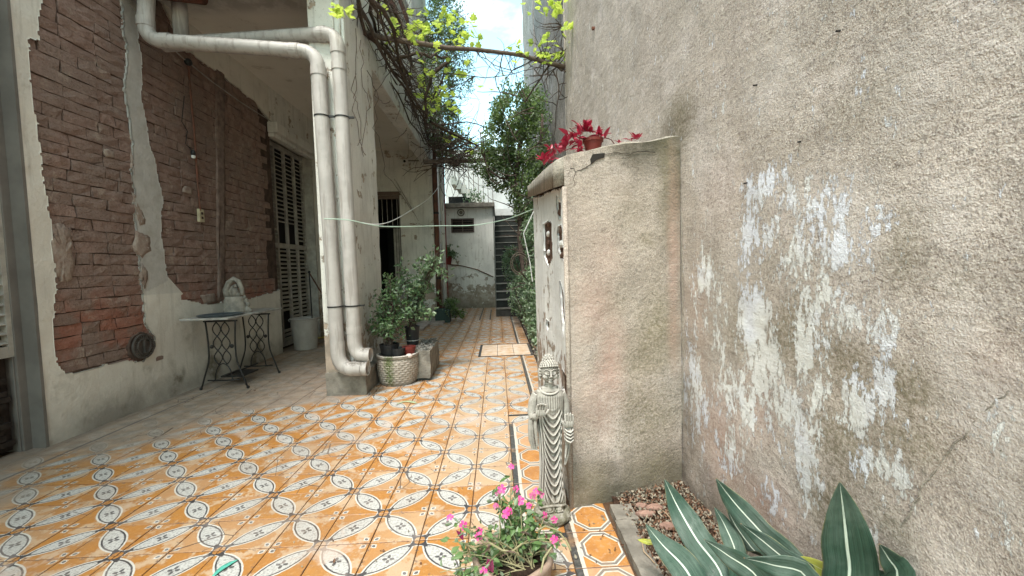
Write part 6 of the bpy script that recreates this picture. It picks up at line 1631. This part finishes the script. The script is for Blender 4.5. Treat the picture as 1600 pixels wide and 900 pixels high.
hp = thing('clinging_tuft', tuple(aty(745, 308, 11.3)), 'small green tuft growing on the outhouse roof edge', 'plant')
c_ = aty(742, 308, 11.25); leaf_cloud('foliage', np.array(c_)+np.random.normal(size=(220, 3))*np.array([.13, .06, .09]), .06, .035, M_IVYL, hp)

# ------------------------------------------------------------------ flower bowl in front
bw = thing('flower_bowl', (.02, 1.33, 0), 'wide pale clay bowl full of pink flowers on the tiles in front of the statue', 'bowl')
bc = (.022, 1.318, 0)
M_BOWL = simple('pale worn clay', (.36, .25, .19), .85, .4, 8, .2, .003, 50, c2=(.24, .185, .15))
b = MB(); b.lathe([(0, .001), (.075, .001), (.10, .03), (.122, .085), (.132, .135), (.134, .150), (.126, .156), (.116, .152), (.110, .125), (.0, .105)], bc, 56, lambda a, z: 1+.035*math.cos(a*4+.6)+.008*math.sin(a*9)); obj('bowl', b, M_BOWL, bw, smooth=True)
b = MB(); b.lathe([(0, .118), (.110, .124), (.05, .13), (0, .134)], bc, 24); b.v = [tuple(Vector(v)+noise.noise_vector(Vector(v)*45)*.006) for v in b.v]; obj('potting_soil', b, simple('dark potting soil', (.045, .03, .022), .95, .6, 60, .1, .01, 120), bw)
fp = thing('flowering_plant', (bc[0], bc[1], .13), 'sprawling plant with bright pink flowers growing from the clay bowl', 'plant')
flowers = [(799, 729, 1.42), (784, 764, 1.36), (778, 771, 1.38), (806, 764, 1.42), (813, 782, 1.34), (826, 790, 1.36), (790, 803, 1.3), (795, 799, 1.31), (838, 768, 1.42), (845, 772, 1.42), (851, 806, 1.34), (866, 812, 1.36), (775, 791, 1.34), (749, 830, 1.22), (748, 838, 1.22), (724, 821, 1.26), (703, 808, 1.3), (756, 893, 1.12), (866, 843, 1.22), (870, 848, 1.22), (832, 775, 1.4)]
def flower_mesh(seed, mat=None):
    rn = random.Random(seed); mb_ = MB()
    for k in range(5):
        a = 2*math.pi*k/5+rn.uniform(-.15, .15); R_ = Matrix.Rotation(a, 4, 'Z'); w = rn.uniform(.8, 1.05)
        V = [(0, .05, 0), (-.35*w, .45, .10), (-.42*w, .85, .02), (-.12, 1.05, -.04), (.12, 1.0, -.04), (.42*w, .85, .03), (.35*w, .45, .09), (0, .6, -.03)]
        mb_.add([tuple((R_ @ Vector(v))*.0125) for v in V], [(0, 7, 1), (1, 7, 2), (2, 7, 3), (3, 7, 4), (4, 7, 5), (5, 7, 6), (6, 7, 0)])
    return mb_.mesh('flower', mat or M_PINK)
fms = [flower_mesh(s_) for s_ in range(4)]+[flower_mesh(7, M_WILT), flower_mesh(8, M_WILT)]
b = MB(); off = woff(fp); tips = []
for (px, py, Y) in flowers:
    p = Vector(aty(px, py, Y)); o = link('flower', random.choice(fms), fp, p-off)
    s_ = random.uniform(.85, 1.25); o.scale = (s_, s_, s_); vd = (Vector(CAM)-p).normalized(); o.rotation_euler = (vd+Vector([random.gauss(0, .45) for _ in range(3)])).to_track_quat('Z', 'Y').to_euler()
    s0 = Vector((bc[0]+random.uniform(-.06, .06), bc[1]+random.uniform(-.05, .05), .13)); mid_ = s0.lerp(p, .5)+Vector((0, 0, .04))
    pts = [s0.lerp(mid_, f).lerp(mid_.lerp(p, f), f)+Vector([random.gauss(0, .002) for _ in range(3)]) for f in [q/8 for q in range(9)]]
    b.tube(pts, [.0028*(1-.5*q/8) for q in range(9)], 5, caps=False); tips += pts[3:]
for k in range(64):
    c, r = random.choice([((-.05, 1.32, .22), (.06, .07, .05)), ((.05, 1.38, .23), (.07, .06, .05)), ((.10, 1.33, .20), (.06, .06, .05)), ((0, 1.40, .27), (.05, .05, .04)), ((-.10, 1.28, .14), (.05, .05, .06)), ((.04, 1.36, .17), (.07, .06, .03)), ((-.12, 1.2, .08), (.03, .04, .03)), ((-.17, 1.34, .17), (.04, .05, .04)), ((-.15, 1.30, .10), (.03, .04, .04)), ((.15, 1.34, .14), (.03, .04, .03))])
    p = Vector(c)+Vector([random.gauss(0, .6)*r[q] for q in range(3)]); s0 = Vector((bc[0]+random.uniform(-.07, .07), bc[1]+random.uniform(-.06, .06), .125)); mid_ = s0.lerp(p, .5)+Vector((0, 0, .035))
    pts = [s0.lerp(mid_, f).lerp(mid_.lerp(p, f), f) for f in [q/8 for q in range(9)]]
    b.tube(pts, [.0026*(1-.5*q/8) for q in range(9)], 5, caps=False); tips += pts[4:]
M_STEM = simple('pale fleshy stem', (.30, .27, .15), .6, .3, 30, .3)
for l in [[(742, 855, 1.25), (765, 848, 1.22), (785, 860, 1.18), (800, 862, 1.17), (815, 850, 1.2)], [(838, 830, 1.3), (852, 822, 1.3), (870, 828, 1.28), (885, 845, 1.26), (892, 860, 1.25)], [(862, 855, 1.2), (850, 872, 1.18), (845, 895, 1.16)], [(735, 870, 1.25), (728, 850, 1.25), (745, 860, 1.22)]]:
    b.tube([tuple(aty(*q)) for q in l], .0032, 6, caps=False)
obj('stems', b, M_STEM, fp, smooth=True)
lm = small_leaf(M_FLEAF, L_=1, W_=.52); ids = [random.randrange(len(tips)) for _ in range(290)]
for q, i_ in enumerate(ids):
    p = tips[i_]+Vector([random.gauss(0, .008) for _ in range(3)])
    if p.z < .11: p.z = .12
    o = link('leaf', lm, fp, p-off); s_ = random.uniform(.022, .040); o.scale = (s_, s_, s_); o.rotation_euler = (random.uniform(-.7, .7), random.uniform(-.7, .7), random.uniform(0, 6.28))
C = np.array([tuple(random.choice(tips)) for _ in range(520)])+np.random.normal(size=(520, 3))*.012; C[:, 2] = np.maximum(C[:, 2], .12)
tag(leaf_cloud('foliage', C, .026, .013, M_FLEAF, fp, up=.2), kind='stuff')
mm = small_leaf(leaf_mat('dark maroon leaf', (.10, .008, .035), (.22, .02, .08), .2, .4), L_=1, W_=.5)
for (px, py, Y, s_) in [(757, 862, 1.2, .05), (762, 870, 1.19, .045), (790, 862, 1.17, .04), (724, 845, 1.24, .04), (812, 832, 1.3, .05), (828, 845, 1.28, .04), (780, 872, 1.16, .03), (850, 838, 1.26, .03)]:
    p = Vector(aty(px, py, Y)); o = link('leaf', mm, fp, p-off); o.scale = (s_, s_, s_); o.rotation_euler = (random.uniform(-1, 1), random.uniform(-1, 1), random.uniform(0, 6.28)); o['label'] = 'dark maroon leaf'

# ------------------------------------------------------------------ maroon leaved pot on the cap
def cz(x, y): return float(captop(x, y))+.004
t = thing('clay_pot', (.50, 2.02, cz(.5, 2.02)), 'small red clay pot sitting on the sloping cap of the wall stub', 'pot')
c_ = (.485, 2.02, cz(.485, 2.02)-.004); b = MB(); b.lathe([(0, 0), (.033, 0), (.045, .05), (.05, .052), (.051, .066), (.045, .067), (.043, .055), (0, .05)], c_, 24); obj('pot', b, M_REDPLASTIC, t)
tz = thing('maroon_plant', (.47, 2.0, cz(.47, 2.0)), 'crimson leaved plant spilling from the clay pot along the cap', 'plant')
off = woff(tz); ml = small_leaf(M_MAROON, L_=1, W_=.42, fold=.5); b = MB()
for (px, py, Y, n, sp, s_) in [(915, 205, 2.0, 8, 7, .075), (940, 212, 2.0, 8, 7, .07), (900, 220, 2.0, 10, 9, .07), (885, 228, 2.05, 10, 8, .07), (868, 238, 2.15, 8, 7, .06), (855, 250, 2.3, 10, 6, .07), (850, 252, 2.45, 6, 5, .07), (912, 200, 2.0, 5, 5, .07), (905, 235, 1.95, 6, 5, .055), (988, 218, 1.97, 5, 4, .05), (968, 224, 1.95, 2, 2, .03), (996, 217, 1.97, 4, 3, .045)]:
    for k in range(int(n*1.7)):
        p = Vector(aty(px+random.gauss(0, sp*.7), py+random.gauss(0, sp*.55), Y)); lo = cz(p.x, p.y)+.002
        if p.z < lo and p.x > .28: p.z = lo
        o = link('leaf', ml, tz, p-off); q = s_*random.uniform(.7, 1.15)*.85; o.scale = (q, q, q)
        o.rotation_euler = (random.uniform(-.2, 1.3), random.uniform(-.6, .6), random.uniform(0, 6.28))
for l in [[(925, 225), (905, 215), (912, 195)], [(930, 222), (945, 215), (955, 218), (960, 225)], [(915, 232), (890, 232), (862, 245), (850, 258)], [(920, 222), (895, 205), (890, 200)]]: b.tube([tuple(aty(x, y, 2.0)) for x, y in l], .0022, 5)
obj('stems', b, simple('dark red stem', (.12, .03, .03), .6), tz)

# ------------------------------------------------------------------ strap leaves lying on the tiles
def strap(l, w, mat, lab):
    P = [Vector(atz(x, y, .006)) for x, y in l]; V, F, A = blade_mesh('x', P, w, Vector((0, 0, 1)), mat, segs=12, across=2, fold=.1)
    o = link('fallen_leaf', nmesh('fallen_leaf', np.array([tuple(v-P[0]) for v in V]), F, mat), None, P[0]); md = o.modifiers.new('thickness', 'SOLIDIFY'); md.thickness = .0015; tag(o, lab, 'leaf')
strap([(332, 901), (345, 889), (358, 881), (372, 874)], .022, simple('teal green leaf', (.10, .42, .33), .5), 'teal green strap leaf lying on the tiles near the bottom left')
strap([(620, 631), (635, 627), (652, 630)], .030, simple('pale sage leaf', (.40, .46, .28), .6), 'pale sage green leaf lying flat on the tiles in front of the stone planter')
M_CRUMB = M_DRYLEAF
C = np.array([tuple(atz(random.uniform(575, 700), random.uniform(590, 614), .004)) for _ in range(110)]+[tuple(atz(random.uniform(300, 450), random.uniform(560, 625), .004)) for _ in range(50)]+[(random.uniform(.1, .45), random.uniform(1.45, 1.8), .004) for _ in range(60)]+[tuple(atz(random.uniform(420, 800), random.uniform(600, 890), .004)) for _ in range(70)])
tag(leaf_cloud('leaf_crumbs', C, .016, .009, M_DRYLEAF, None, up=0), kind='stuff')
